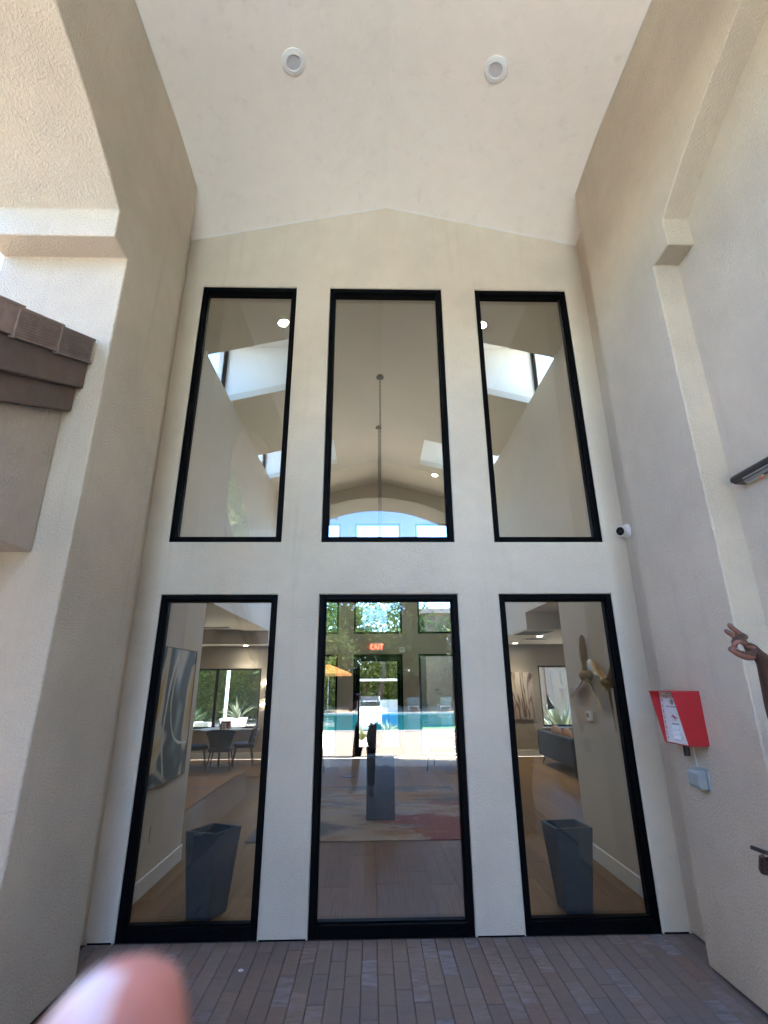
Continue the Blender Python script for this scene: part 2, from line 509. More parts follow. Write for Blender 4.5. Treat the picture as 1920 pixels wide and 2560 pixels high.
def tag(o, label=None, cat=None, group=None, kind=None):
    if label: o['label'] = label
    if cat: o['category'] = cat
    if group: o['group'] = group
    if kind: o['kind'] = kind
    return o
def thing(name, label, cat, loc=(0, 0, 0), rz=0.0, group=None):
    o = bpy.data.objects.new(name, None)
    o.empty_display_size = .1
    COL.objects.link(o); o.location = loc; o.rotation_euler = (0, 0, rz)
    return tag(o, label, cat, group)
def struct(o): o['kind'] = 'structure'; return o
def dup(root, loc, rz=None, label=None, group=None, scale=None):
    r = root.copy(); COL.objects.link(r); r.location = loc
    if rz is not None: r.rotation_euler = (0, 0, rz)
    if scale: r.scale = scale
    if label: r['label'] = label
    if group: r['group'] = group
    for ch in list(root.children):
        c = ch.copy(); COL.objects.link(c); c.parent = r
        for g in ch.children:
            d = g.copy(); COL.objects.link(d); d.parent = c
    return r
def text(body, name, mat, parent, size, mtx, extrude=.0006, align='CENTER'):
    cu = bpy.data.curves.new(name, 'FONT'); cu.body = body; cu.size = size; cu.extrude = extrude
    cu.align_x = align; cu.align_y = 'CENTER'; cu.materials.append(mat)
    tmp = bpy.data.objects.new(name, cu); COL.objects.link(tmp)
    me = bpy.data.meshes.new_from_object(tmp.evaluated_get(bpy.context.evaluated_depsgraph_get()))
    bpy.data.objects.remove(tmp); bpy.data.curves.remove(cu)
    o = bpy.data.objects.new(name, me); COL.objects.link(o)
    if parent is not None: o.parent = parent
    o.matrix_local = mtx
    return o
def basis(x, y, o):
    x = Vector(x).normalized(); y = Vector(y).normalized(); z = x.cross(y)
    mm = Matrix((x, y, z)).transposed().to_4x4(); mm.translation = Vector(o)
    return mm

# ------------------------------------------------------------------ key dimensions
XL, XR, XC = -1.737, 1.90, 0.08         # inner faces of the portico side walls, ridge line
YB, YF, YI = -.44, -1.29, -1.475        # panel back edge, pier front, impost front
ZA = 6.594                              # portico apex
def zc(x, y):                           # portico ceiling
    t = min(1.0, max(0.0, -y / 1.3)); t = 1 - (1 - t) ** 2.2
    return 6.394 + .2 * t - .245 * abs(x - XC)
COLS = [(-1.740, -.818), (-.486, .6226), (.9589, 1.8760)]
ROWS = [(0.0, 2.267), (2.702, 5.323)]

# ================================================================== SETTING: ground
g = MB().box((-120, -150, -.30), (120, 150, -.06)).build('ground', M['earth']); struct(g)
pv = MB().box((-3.2, -6.9, -.09), (3.2, .10, -.012)).build('pavement', M['mortar']); struct(pv)
# pavers: lanes run towards the door wall
def brick_mesh(w, l, h, name):
    c = .0035
    x, y = w / 2, l / 2
    mb = MB()
    lower = [(-x, -y, -h), (x, -y, -h), (x, y, -h), (-x, y, -h)]
    mid = [(-x, -y, -c), (x, -y, -c), (x, y, -c), (-x, y, -c)]
    top = [(-x + c, -y + c, 0), (x - c, -y + c, 0), (x - c, y - c, 0), (-x + c, y - c, 0)]
    mb.add(lower + mid + top, [(0, 1, 5, 4), (1, 2, 6, 5), (2, 3, 7, 6), (3, 0, 4, 7), (4, 5, 9, 8), (5, 6, 10, 9), (6, 7, 11, 10), (7, 4, 8, 11), (8, 9, 10, 11)])
    return mb
PW, PL = .0945, .290
bme = None
rng = random.Random(3)
far_bricks = MB()
lane0 = -1.92
for i in range(43):
    x = lane0 + (i + .5) * PW
    y = (.03 if i % 2 else .165) + rng.uniform(-.025, .025)
    while y > -6.8:
        y0, y1 = y - PL, min(y, .0)
        cy, ln = (y0 + y1) / 2, y1 - y0 - .0012
        inside = not ((x < XL - .03 or x > XR + .03) and y1 < YB) or (XR - .05 < x < 2.07 and y1 < -1.02)
        if ln > .03 and inside:
            if y1 > -1.12:
                if bme is None:
                    b0 = brick_mesh(PW - .0026, 1.0, .05, 'brick').build('brick', M['brick'], pv)
                    bme = b0.data
                    o = b0
                else:
                    o = bpy.data.objects.new('brick', bme); COL.objects.link(o); o.parent = pv
                o.location = (x, cy, rng.uniform(-.0015, .001)); o.scale = (1, ln, 1)
                o.rotation_euler = (rng.uniform(-.004, .004), rng.uniform(-.008, .008), 0)
            else:
                t = brick_mesh(PW - .0026, ln, .05, 'b')
                far_bricks.add([(vx + x, vy + cy, vz) for vx, vy, vz in t.v], t.f)
        y -= PL
fb = far_bricks.build('brick_paving', M['brick'], pv); fb['kind'] = 'stuff'
deck = MB().box((-30, -14.5, -.07), (30, -6.9, -.03)).build('pool_deck', M['deck']); struct(deck)
sidepath = MB().box((-30, -6.9, -.07), (-3.2, 9.3, -.035)).build('side_path', M['concrete']); struct(sidepath)
sidepath2 = MB().box((3.2, -6.9, -.07), (30, 8.4, -.034)).build('side_path', M['concrete']); struct(sidepath2)
# pool and the far bank
cop = MB()
cop.box((-14, -14.9, -.06), (18, -14.5, .0)).box((-14, -25.4, -.06), (18, -25.0, .0)).box((-14.4, -25.4, -.06), (-14, -14.5, .0)).box((18, -25.4, -.06), (18.4, -14.5, 0))
struct(cop.build('pool_edge', M['coping']))
struct(MB().box((-14, -25.0, -.06), (18, -14.9, -.045)).build('pool_water', M['water']))
struct(MB().box((-40, -34, -.06), (40, -25.4, -.035)).build('pool_deck', M['deck']))
struct(MB().box((-14, 8.45, -.07), (14, 15.0, -.03)).build('rear_path', M['concrete']))
struct(MB().box((-14, 15.0, -.06), (14, 17.5, -.045)).build('lawn', M['grass']))

# ================================================================== ENTRANCE WALL
def wall_with_holes(holes, x0, x1, z0, ztop, yf, yb, rad, mat, name, parent=None):
    """stucco wall in the x-z plane: front at yf, back at yb, holes with rounded arrises"""
    bm = bmesh.new()
    xs = sorted({x0, x1} | {h[0] for h in holes} | {h[1] for h in holes} | {XC})
    zs = sorted({z0} | {h[2] for h in holes} | {h[3] for h in holes} | {5.7})
    zs = [z for z in zs if z > z0 - 1e-6]
    vd = {}
    def V(x, y, z):
        k = (round(x, 5), round(y, 5), round(z, 5))
        if k not in vd: vd[k] = bm.verts.new(k)
        return vd[k]
    def ishole(xa, xb, za, zb):
        cx, cz = (xa + xb) / 2, (za + zb) / 2
        return any(h[0] < cx < h[1] and h[2] < cz < h[3] for h in holes)
    rim = []
    for i in range(len(xs) - 1):
        for j in range(len(zs)):
            xa, xb = xs[i], xs[i + 1]
            za = zs[j]
            last = j == len(zs) - 1
            zb0 = ztop(xa) if last else zs[j + 1]; zb1 = ztop(xb) if last else zs[j + 1]
            if not last and ishole(xa, xb, za, zs[j + 1]): continue
            for y in (yf, yb):
                vs = [V(xa, y, za), V(xb, y, za), V(xb, y, zb1), V(xa, y, zb0)]
                try: bm.faces.new(vs if y == yf else vs[::-1])
                except ValueError: pass
    # reveals
    for h in holes:
        xa = [x for x in xs if h[0] <= x <= h[1]]; za = [z for z in zs if h[2] <= z <= h[3]]
        loop = [(x, h[3]) for x in xa] + [(h[1], z) for z in za[::-1][1:]]
        if h[2] > z0 + 1e-4: loop += [(x, h[2]) for x in xa[::-1][1:]] + [(h[0], z) for z in za[1:]]
        else: loop = [(h[0], z) for z in za] + loop[1:]
        for a, b in zip(loop, loop[1:]):
            f = bm.faces.new([V(a[0], yf, a[1]), V(b[0], yf, b[1]), V(b[0], yb, b[1]), V(a[0], yb, a[1])])
    # outer sides
    for x in (x0, x1):
        for a, b in zip(zs, zs[1:] + [ztop(x)]):
            bm.faces.new([V(x, yf, a), V(x, yf, b), V(x, yb, b), V(x, yb, a)])
    bmesh.ops.recalc_face_normals(bm, faces=bm.faces)
    if rad:
        es = []
        for e in bm.edges:
            if len(e.link_faces) == 2 and all(abs(v.co.y - yf) < 1e-5 for v in e.verts):
                n0, n1 = e.link_faces[0].normal, e.link_faces[1].normal
                if n0.dot(n1) < .3 and x0 + .01 < e.verts[0].co.x < x1 - .01: es.append(e)
        bmesh.ops.bevel(bm, geom=es, offset=rad, segments=4, profile=.5, affect='EDGES')
    me = bpy.data.meshes.new(name); bm.to_mesh(me); bm.free()
    me.materials.append(mat)
    for p in me.polygons: p.use_smooth = True
    me.set_sharp_from_angle(angle=R(30))
    o = bpy.data.objects.new(name, me); COL.objects.link(o)
    if parent: o.parent = parent
    return o

holes = [(c[0], c[1], r[0] if r[0] > 0 else 0.0, r[1]) for c in COLS for r in ROWS]
ent = wall_with_holes(holes, -2.55, 2.72, 0.0, lambda x: 6.394 - .245 * abs(x - XC) + .22, 0.0, .17, .014, M['stucco_fine'], 'entrance_wall')
tag(ent, 'tall pale stucco entrance wall with six black framed windows under the gable', 'wall')

def window(c, r, y0, parent, name='window', bar=.042, depth=.11, set_=.075, flip=1, foot=.0, mat='black_frame', gl='glass'):
    """frame (a part) with glazing bead and pane (sub-parts); y0 outer face, flip = +1 looks out to -y"""
    xa, xb = c[0] + .002, c[1] - .002; za, zb = r[0] + .002, r[1] - .002
    f = MB(); yb = y0 + depth * flip
    bb = bar + foot
    f.box((xa, y0, za), (xa + bar, yb, zb)); f.box((xb - bar, y0, za), (xb, yb, zb))
    f.box((xa + bar, y0, zb - bar), (xb - bar, yb, zb)); f.box((xa + bar, y0, za), (xb - bar, yb, za + bb))
    fr = f.build(name, M[mat], parent, bevel=.003, seg=1)
    b = MB(); yi = y0 + .030 * flip; ye = y0 + (set_ + .0) * flip; t = .010
    b.box((xa + bar, yi, za + bb), (xa + bar + t, ye, zb - bar)); b.box((xb - bar - t, yi, za + bb), (xb - bar, ye, zb - bar))
    b.box((xa + bar + t, yi, zb - bar - t), (xb - bar - t, ye, zb - bar)); b.box((xa + bar + t, yi, za + bb), (xb - bar - t, ye, za + bb + t))
    b.build('glazing_bead', M['gasket'], fr)
    p = MB().box((xa + bar, ye + .001 * flip, za + bb), (xb - bar, ye + .009 * flip, zb - bar))
    p.build('pane', M[gl], fr)
    return fr
for c in COLS:
    for r in ROWS:
        window(c, r, .012, ent, foot=.03 if r[0] == 0 else 0)
# thin weep strip where the plaster stops above the paving
wp = MB()
for a, b in ((-1.92, -1.74), (-.818, -.486), (.6226, .9589), (1.8719, 2.06)):
    wp.box((a + .012, -.003, .001), (b - .012, .02, .010))
wp.build('weep_screed', M['gasket'], ent)

# ================================================================== PORTICO
# side walls, outline in (y, z): pier, impost, flat arch, far pier
AC, AH, RISE = -3.573, 2.098, .665
AR = (AH * AH + RISE * RISE) / (2 * RISE)
def arch(n=18):
    pts = []
    a0 = math.asin(AH / AR)
    for i in range(n + 1):
        a = -a0 + 2 * a0 * i / n
        pts.append((AC + AR * math.sin(a), 4.565 + RISE - AR + AR * math.cos(a)))
    return pts
def side_outline(z0=.02):
    pts = [(YB, z0), (YB, 6.25), (-6.70, 6.25), (-6.70, z0), (-5.856, z0), (-5.856, 4.348), (-5.671, 4.348)]
    pts += arch()
    pts += [(YI, 4.348), (YF, 4.348), (YF, z0)]
    return pts
def bev_poly(mb, name, mat, parent=None):
    o = mb.build(name, mat, parent, bevel=.012, seg=3)
    for p in o.data.polygons: p.use_smooth = True
    o.data.set_sharp_from_angle(angle=R(45))
    o.modifiers['bevel'].harden_normals = True
    return o
lw = bev_poly(MB().prism(side_outline(), 'x', XL, -2.575), 'portico_wall', M['stucco'])
tag(lw, 'left stucco side wall of the portico with open arched corbel and pier', 'wall')
bev_poly(MB().box((-2.52, YB + .002, .012), (-1.92, .0, 6.2)), 'return', M['stucco'], lw)
rw = bev_poly(MB().prism(side_outline(), 'x', XR, 2.16), 'portico_wall', M['stucco'])
tag(rw, 'right stucco side wall of the portico with blind arch and red call box', 'wall')
bev_poly(MB().box((2.06, YB + .002, .012), (2.52, .0, 6.2)), 'return', M['stucco'], rw)
bev_poly(MB().box((2.076, -6.69, .012), (2.6, YB - .01, 6.2)), 'niche_wall', M['stucco'], rw)
# front gable wall with its arch
fr_pts = [(-2.52, 0.0), (-2.52, 5.9), (XC, 7.0), (2.6, 5.9), (2.6, 0.0), (1.90, 0.0), (1.90, 5.10)]
AR2 = 3.3; a0 = math.asin(1.82 / AR2)
for i in range(19):
    a = a0 - 2 * a0 * i / 18
    fr_pts.append((XC + AR2 * math.sin(a), 5.65 - AR2 + AR2 * math.cos(a)))
fr_pts += [(-1.74, 5.10), (-1.74, 0.0)]
fw = bev_poly(MB().prism(fr_pts, 'y', -6.702, -7.67), 'portico_front', M['stucco'])
tag(fw, 'stucco front gable of the portico with wide arch, seen mirrored in the windows', 'wall')
# ceiling
mb = MB()
xs = [-2.2, -1.92, XL, -.8, XC, 1.0, XR, 2.06, 2.4]
ys = [0.0] + [-.1 * k for k in range(1, 14)] + [-1.5, -3, -5, -6.75]
nx = len(xs)
for y in ys:
    for x in xs: mb.v.append((x, y + (.0 if y < 0 else .0), zc(x, y)))
for j in range(len(ys) - 1):
    for i in range(nx - 1):
        a = j * nx + i; mb.f.append((a, a + 1, a + 1 + nx, a + nx))
o0 = len(mb.v)
for x in xs: mb.v.append((x, 0.0, zc(x, -1) + .35))
for x in xs: mb.v.append((x, -6.75, zc(x, -1) + .35))
for i in range(nx - 1): mb.f.append((o0 + i, o0 + i + nx, o0 + i + nx + 1, o0 + i + 1))
ceil = mb.build('portico_ceiling', M['ceiling_paint'], smooth=True, angle=8); struct(ceil)
# outer roof over the portico, laps the gable
rf = MB()
for sg in (-1, 1):
    x1 = XC + sg * 3.1
    rf.hexa([(XC, -8.1, 7.05), (x1, -8.1, 6.02), (x1, .3, 6.02), (XC, .3, 7.05)], [(XC, -8.1, 7.17), (x1, -8.1, 6.14), (x1, .3, 6.14), (XC, .3, 7.17)])
r_ = rf.build('portico_roof', M['tile'])
struct(r_)
# caulk bead where ceiling meets walls
cb = MB()
cb.tube([(-1.915, -.004, zc(-1.915, 0) - .002), (XC, -.004, zc(XC, 0) - .002), (2.055, -.004, zc(2.055, 0) - .002)], .0065, 6)
cb.tube([(XL + .004, YB, zc(XL, -1) - .003), (XL + .004, -3.5, zc(XL, -3) - .003)], .004, 6)
cb.tube([(XR - .004, YB, zc(XR, -1) - .003), (XR - .004, -3.5, zc(XR, -3) - .003)], .004, 6)
cb.build('caulk_bead', M['white_metal'], ceil)

# recessed lights in the portico ceiling
def recessed(name, x, y, label, group):
    t = thing(name, label, 'recessed light', (x, y, zc(x, y) + .002), 0, group)
    sl = -.245 if x > XC else .245
    nrm = Vector((-sl, 0, 1)).normalized() * -1
    MB().lathe([(.098, 0), (.095, .014), (.060, .022), (.057, .010)], 32, axis=nrm).build('trim_ring', M['white_plastic'], t, smooth=True)
    MB().lathe([(.0571, .0), (.0571, .012), (.02, .0135)], 32, axis=nrm).build('lens', M['grey_lens'], t, smooth=True)
    return t
recessed('ceiling_light', -.715, -1.31, 'left round white unlit light in the portico ceiling', 'lights in the portico ceiling')
recessed('ceiling_light', .95, -1.30, 'right round white unlit light in the portico ceiling', 'lights in the portico ceiling')

# ================================================================== lower roof that meets the left pier
lr = thing('lower_roof', 'brown tiled roof edge and stucco wall butting against the left pier', 'roof', (-1.935, -1.292, 0))
SL = .475
def rz_(y, z): return z + SL * (y + 1.292)      # heights follow the rake, falling towards the viewer
def rake(x0, x1, zb, zt, ya, yb):
    q = lambda x, y, z: (x + 1.935, y + 1.292, rz_(y, z))
    return MB().hexa([q(x0, ya, zb), q(x1, ya, zb), q(x1, yb, zb), q(x0, yb, zb)], [q(x0, ya, zt), q(x1, ya, zt), q(x1, yb, zt), q(x0, yb, zt)])
wallp = MB().prism([(0, 2.285), (0, 3.40), (-2.9, 3.40 - SL * 2.9), (-2.9, 0.0), (-.95, 0.0), (-.95, 2.285)], 'x', 0.0, -1.2)
bev_poly(wallp, 'wall', M['stucco_lower'], lr)
rake(-2.2, -1.885, 3.165, 3.33, -1.296, -4.2).build('fascia_board', M['fascia'], lr, bevel=.008, seg=2)
rake(-2.2, -1.845, 3.325, 3.52, -1.296, -4.2).build('fascia_board', M['fascia'], lr, bevel=.008, seg=2)
rake(-3.1, -1.90, 3.50, 3.545, -1.296, -4.2).build('roof_deck', M['tile'], lr)
def rake_tile(y1, ln, mat, ribbed, lift):
    """L-shaped barge tile: ribbed vertical face with a lip on its lower end and a top flange"""
    mb = MB(); x = -1.83
    q = lambda xx, y, z: (xx + 1.935, y + 1.292, rz_(y, z) + lift)
    y0 = y1 - ln
    zb, zt = 3.50, 3.665
    if ribbed:
        n = 10
        for i in range(n):
            za = zb + (zt - zb) * i / n; zb2 = zb + (zt - zb) * (i + .62) / n; zc2 = zb + (zt - zb) * (i + 1) / n
            mb.hexa([q(x - .02, y0, za), q(x + .008, y0, za), q(x + .008, y1, za), q(x - .02, y1, za)], [q(x - .02, y0, zb2), q(x + .008, y0, zb2), q(x + .008, y1, zb2), q(x - .02, y1, zb2)])
            mb.hexa([q(x - .02, y0, zb2), q(x, y0, zb2), q(x, y1, zb2), q(x - .02, y1, zb2)], [q(x - .02, y0, zc2), q(x, y0, zc2), q(x, y1, zc2), q(x - .02, y1, zc2)])
    else:
        mb.hexa([q(x - .02, y0, zb), q(x + .004, y0, zb), q(x + .004, y1, zb), q(x - .02, y1, zb)], [q(x - .02, y0, zt), q(x + .004, y0, zt), q(x + .004, y1, zt), q(x - .02, y1, zt)])
    # end lip and flange
    mb.hexa([q(x - .02, y0 - .012, zb - .006), q(x + .012, y0 - .012, zb - .006), q(x + .012, y0, zb - .006), q(x - .02, y0, zb - .006)],
            [q(x - .02, y0 - .012, zt + .008), q(x + .012, y0 - .012, zt + .008), q(x + .012, y0, zt + .008), q(x - .02, y0, zt + .008)])
    mb.hexa([q(x - .30, y0 - .012, zt), q(x + .008, y0 - .012, zt), q(x + .008, y1, zt), q(x - .30, y1, zt)], [q(x - .30, y0 - .012, zt + .016), q(x + .008, y0 - .012, zt + .016), q(x + .008, y1, zt + .016), q(x - .30, y1, zt + .016)])
    return mb.build('roof_tile', mat, lr)
rake_tile(-1.31, .30, M['tile_dark'], True, .0)
rake_tile(-1.60, .32, M['tile'], True, .012)
rake_tile(-1.90, .32, M['tile'], False, .024)
rake_tile(-2.20, .32, M['tile'], True, .036)
rake_tile(-2.50, .32, M['tile_dark'], True, .048)
MB().prism([(0.0, 3.50), (0.0, 3.66), (-.03, 3.64), (-.035, 3.50)], 'x', .03, .115).build('mortar_patch', M['stucco'], lr, bevel=.012)

# wing added beyond the left arch to block sky mirrored in the glass
wg = thing('sky_block_wing', 'beige wing added beyond the left arch to block mirrored sky', 'building', (-5.6, -3.5, 0))
MB().box((-3.0, -9.0, 0), (0, 4.2, 4.4)).build('wall', M['beige_wall'], wg)
MB().box((-3.4, -9.3, 4.4), (.35, 4.5, 4.58)).build('roof', M['tile'], wg)

# ================================================================== fittings on the right wall
# dome camera on the return wall
t = thing('security_camera', 'white dome security camera on the wall right of the upper windows', 'security camera', (2.06, -.065, 2.775))
MB().lathe([(.060, 0), (.060, .010), (.053, .024), (.048, .030)], 28, axis=(-1, 0, 0)).build('base', M['white_plastic'], t, smooth=True)
dv = Vector((-.80, -.52, -.16)).normalized()
bc = Vector((-.036, 0, 0))
MB().lathe([(.044, -.02), (.045, .02), (.040, .045), (.036, .052), (.0355, .048)], 28, origin=bc, axis=dv).build('housing', M['white_plastic'], t, smooth=True)
MB().lathe([(.0352, .040), (.0352, .0485), (.020, .0505)], 28, origin=bc, axis=dv).build('lens_cover', M['black_gloss'], t, smooth=True)
MB().lathe([(.011, .0500), (.011, .0535), (.006, .054)], 16, origin=bc, axis=dv).build('lens', M['black_plastic'], t, smooth=True)
MB().box((-.012, -.012, .048), (-.002, .012, .056)).build('screw_notch', M['gasket'], t)

# emergency call box (front looks to -x)
t = thing('emergency_call_box', 'red hooded emergency call box with white instruction plate on the right wall', 'call box', (XR, -.735, 1.235))
Y0, Y1, ZB, ZT = -.122, .125, 0.0, .296       # Y0 is the side nearer the viewer
pl = .106
mb = MB()
mb.box((0, Y0 + .004, ZB + .004), (-pl + .004, Y1 - .004, ZT - .004))
mb.build('box_body', M['red_paint'], t)
def wing(y, th):
    return MB().prism([(0, 0)] and [(0.0, ZB), (-.122, ZB), (-.170, ZT), (0.0, ZT)], 'y', y, y + th)
wing(Y0 - .004, .004).build('hood_side', M['red_paint'], t)
wing(Y1, .004).build('hood_side', M['red_paint'], t)
MB().box((0, Y0 - .004, ZT + .0005), (-.172, Y1 + .004, ZT + .005)).build('hood_top', M['red_paint'], t)
MB().box((-.0, Y0, ZB - .004), (-.122, Y1, ZB - .0005)).build('hood_bottom', M['red_paint'], t)
plate = MB().box((-pl, Y0 + .001, ZB + .001), (-pl - .003, Y1 - .001, ZT - .001)).build('face_plate', M['plate_white'], t)
px = -pl - .0034
def tx(body, yy, zz, size, mat, name='lettering'):
    return text(body, name, M[mat], t, size, basis((0, -1, 0), (0, 0, 1), (px, yy, zz)), .0003)
n = 9
for i, ch in enumerate('EMERGENCY'):
    tx(ch, Y1 - .020, ZT - .024 - i * .0315, .031, 'ink_red' if i in (1, 3, 6) else 'ink_dark')
    tx('EMERGENCY'[n - 1 - i] if False else ch, Y0 + .018, ZT - .024 - i * .0315, .031, 'ink_red' if i in (1, 3, 6) else 'ink_dark')
tx('FOR ALL 911 CALLS', -.004, ZT - .012, .0125, 'ink_dark')
tx('PUSH TO CALL', -.004, ZT - .030, .026, 'ink_red')
tx('PUSHING IN EMERGENCY', -.004, ZT - .088, .0125, 'ink_red')
tx('480-706-4838', -.004, ZT - .186, .013, 'ink_dark')
MB().lathe([(.017, 0), (.0165, .004), (.013, .005)], 24, origin=(px, -.004, ZT - .060), axis=(-1, 0, 0)).build('push_button', M['steel'], t, smooth=True)
# wave emblem above the maker's line
wv = MB()
for k in range(2):
    pts = [(px - .001, -.004 + .030 - .060 * i / 12, ZT - .142 + .006 * math.sin(i / 12 * 6.28) - k * .008) for i in range(13)]
    wv.tube(pts, [.0008 + .0022 * math.sin(math.pi * i / 12) for i in range(13)], 6)
wv.build('emblem', M['ink_red'], t)
tx('SALT', -.004, ZT - .163, .020, 'steel')
for k in range(3):
    z = ZT - .206 - k * .027
    MB().prism([(0, z - .011), (-.009, z - .011), (0, z + .011)], 'y', -.040, .034).build('louver', M['plate_white'], t, loc=(px + .0002, 0, 0))
for (yy, zz) in ((.030, .060), (-.038, .060), (.030, .125), (-.038, .125), (.036, .150), (-.044, .150), (.044, .262), (-.052, .262), (Y1 - .004, .045), (Y1 - .006, .235)):
    MB().lathe([(.0032, 0), (.0026, .0016)], 10, origin=(px, yy, ZT - zz), axis=(-1, 0, 0)).build('screw', M['steel'], t)
MB().tube([(-.055, .022, -.004), (-.055, .022, -.012), (-.055, .022, -.070)], [.021, .0185, .0185], 18).build('conduit_stub', M['black_plastic'], t, smooth=True)
cbl = MB().tube([(XR - .004, -.70, 1.232), (XR - .004, -.701, 1.18), (XR - .004, -.704, 1.13), (XR - .006, -.712, 1.098)], .0032, 8).build('cable', M['cable'], smooth=True)
tag(cbl, 'thin pale cable running down from the red call box to the grey cover', 'cable')
# weatherproof outlet cover
t = thing('outlet_cover', 'grey weatherproof outlet cover below the red call box', 'outlet', (XR, -.745, 1.045))
MB().box((0, -.062, -.056), (-.012, .062, .060)).build('back_plate', M['outlet_grey'], t, bevel=.004)
MB().prism([(-.012, -.050), (-.012, .054), (-.050, .054), (-.068, .038), (-.068, -.034), (-.056, -.050)], 'y', -.052, .054).build('lid', M['outlet_grey'], t, bevel=.007)
MB().box((-.012, -.056, .050), (-.03, .058, .057)).build('hinge', M['outlet_grey'], t, bevel=.002)
# emergency light on the niche wall
t = thing('emergency_light', 'long dark wall light with grey lens and red indicator at the right edge', 'wall light', (2.076, -1.69, 2.655))
MB().prism([(-.31, .006), (.270, .006), (.296, .012), (.300, .040), (.285, .056), (-.31, .058)], 'x', 0.0, -.03).build('back_box', M['dark_housing'], t, bevel=.008, seg=3)
MB().prism([(.0, .0), (-.066, .002), (-.090, .016), (-.090, .036), (-.066, .056), (0, .060)], 'y', -.34, .298).build('housing', M['dark_housing'], t, bevel=.008, seg=3)
MB().add([(-.078, -.30, .0060), (-.078, .215, .0060), (-.034, .255, -.0030), (-.034, -.30, -.0030), (-.078, -.30, .011), (-.078, .215, .011), (-.034, .255, .004), (-.034, -.30, .004)],
         [(0, 3, 2, 1), (4, 5, 6, 7), (0, 1, 5, 4), (1, 2, 6, 5), (2, 3, 7, 6), (3, 0, 4, 7)]).build('lens', M['lens'], t)
MB().box((-.028, .14, -.004), (-.006, .262, .003)).build('test_panel', M['grey_lens'], t, bevel=.002)
MB().sphere((-.012, .165, -.005), .0055, 14, 10).build('indicator', M['led_red'], t, smooth='full')

pr = P(602, 2428, 1.0); pr = CAMP + (pr - CAMP) * (CAMP.z / (CAMP.z - pr.z))
rg_ = MB()
rg_.tube([(.013 * math.cos(a), .010 * math.sin(a), 0) for a in [k * math.pi / 8 for k in range(17)]], .003, 6, caps=False)
o = rg_.build('bottle_ring', M['white_plastic'], smooth=True, loc=(pr.x, pr.y, .004)); tag(o, 'tiny white plastic ring lying on the brick paving', 'litter')

# ================================================================== INTERIOR
FLX0, FLX1 = -5.2, 5.6
fl = MB().box((FLX0, .17, -.05), (FLX1, 8.3, -.006)).build('floor', M['mortar']); struct(fl)
pm = None
rng = random.Random(11)
W_, L_ = .225, 1.55
nxp = int((FLX1 - FLX0) / W_)
for i in range(nxp + 1):
    xa = FLX0 + i * W_; xb = min(FLX1, xa + W_)
    if xb - xa < .05: continue
    y = .17 - rng.uniform(0, 1.4)
    if xb < -1.92 or xa > 2.06: y = 1.62 - rng.uniform(0, 1.2)
    ymin = .172 if not (xb < -1.92 or xa > 2.06) else 1.5
    while y < 8.28:
        ya, yb = max(y, ymin), min(y + L_, 8.28)
        y += L_
        if yb - ya < .06: continue
        if pm is None:
            b0 = brick_mesh(1.0, 1.0, .02, 'plank')
            # tiny eased edge in real units: keep it simple, scale the unit board
            o = MB().box((-.5, -.5, -.02), (.5, .5, 0)).build('plank', M['oak'], fl); pm = o.data
        else:
            o = bpy.data.objects.new('plank', pm); COL.objects.link(o); o.parent = fl
        o.location = ((xa + xb) / 2, (ya + yb) / 2, rng.uniform(-.0006, 0)); o.scale = (xb - xa - .0022, yb - ya - .003, 1)

def baseboard(mb_args, parent):
    mb = MB()
    for a, b in mb_args: mb.box(a, b)
    return mb.build('baseboard', M['trim'], parent, bevel=.004, seg=1)
NXL, NXR = -2.39, 2.545
# vestibule side walls
w = MB().box((-2.388, .172, 0), (-1.90, 1.62, 2.70)).build('side_wall', M['wall_paint']); tag(w, 'short interior wall behind the left window, carrying the large abstract painting', 'wall')
baseboard([((-1.898, .175, .0), (-1.884, 1.632, .135)), ((-2.388, 1.622, 0), (-1.898, 1.634, .135))], w)
MB().box((-1.899, .80, .36), (-1.893, .875, .475)).build('switch_plate', M['wall_paint'], w, bevel=.002)
w2 = MB().box((2.05, .172, 0), (2.543, 1.66, 2.70)).build('side_wall', M['wall_paint']); tag(w2, 'short interior wall behind the right window, carrying two bronze propellers', 'wall')
baseboard([((2.048, .175, .0), (2.034, 1.672, .135)), ((2.048, 1.662, 0), (2.543, 1.674, .135))], w2)
# upper nave walls
u = MB().box((-2.95, .172, 2.704), (NXL, 8.30, 5.99)).build('nave_wall', M['wall_paint']); tag(u, 'upper left interior wall below the left skylight dormers', 'wall')
u2 = MB().box((NXR, .172, 2.704), (3.10, 8.30, 5.99)).build('nave_wall', M['wall_paint']); tag(u2, 'upper right interior wall below the right skylight dormers', 'wall')
# aisles
struct(MB().box((-5.2, 1.62, 2.735), (-2.952, 7.6, 2.80)).build('aisle_ceiling', M['in_ceiling']))
dr = MB().box((-5.2, 7.602, 2.42), (-2.392, 8.298, 2.79)).build('dropped_soffit', M['in_ceiling']); struct(dr)
struct(MB().box((3.102, 1.66, 2.735), (5.6, 8.3, 2.80)).build('aisle_ceiling', M['in_ceiling']))
dr2 = MB().box((2.548, 4.55, 2.43), (5.6, 8.298, 2.73)).build('dropped_soffit', M['in_ceiling']); struct(dr2)
ew = MB().box((-5.3, 1.5, 0), (-5.2, 8.3, 2.8)).build('aisle_wall', M['wall_paint']); tag(ew, 'far left interior wall beyond the dining table', 'wall')
MB().box((-5.2, 1.5, 0), (-2.39, 1.618, 2.8)).build('return', M['wall_paint'], ew)
ew2 = MB().box((5.6, 1.5, 0), (5.7, 8.3, 2.8)).build('aisle_wall', M['wall_paint']); tag(ew2, 'far right interior wall beyond the sofa', 'wall')
MB().box((2.545, 1.5, 0), (5.6, 1.658, 2.8)).build('return', M['wall_paint'], ew2)

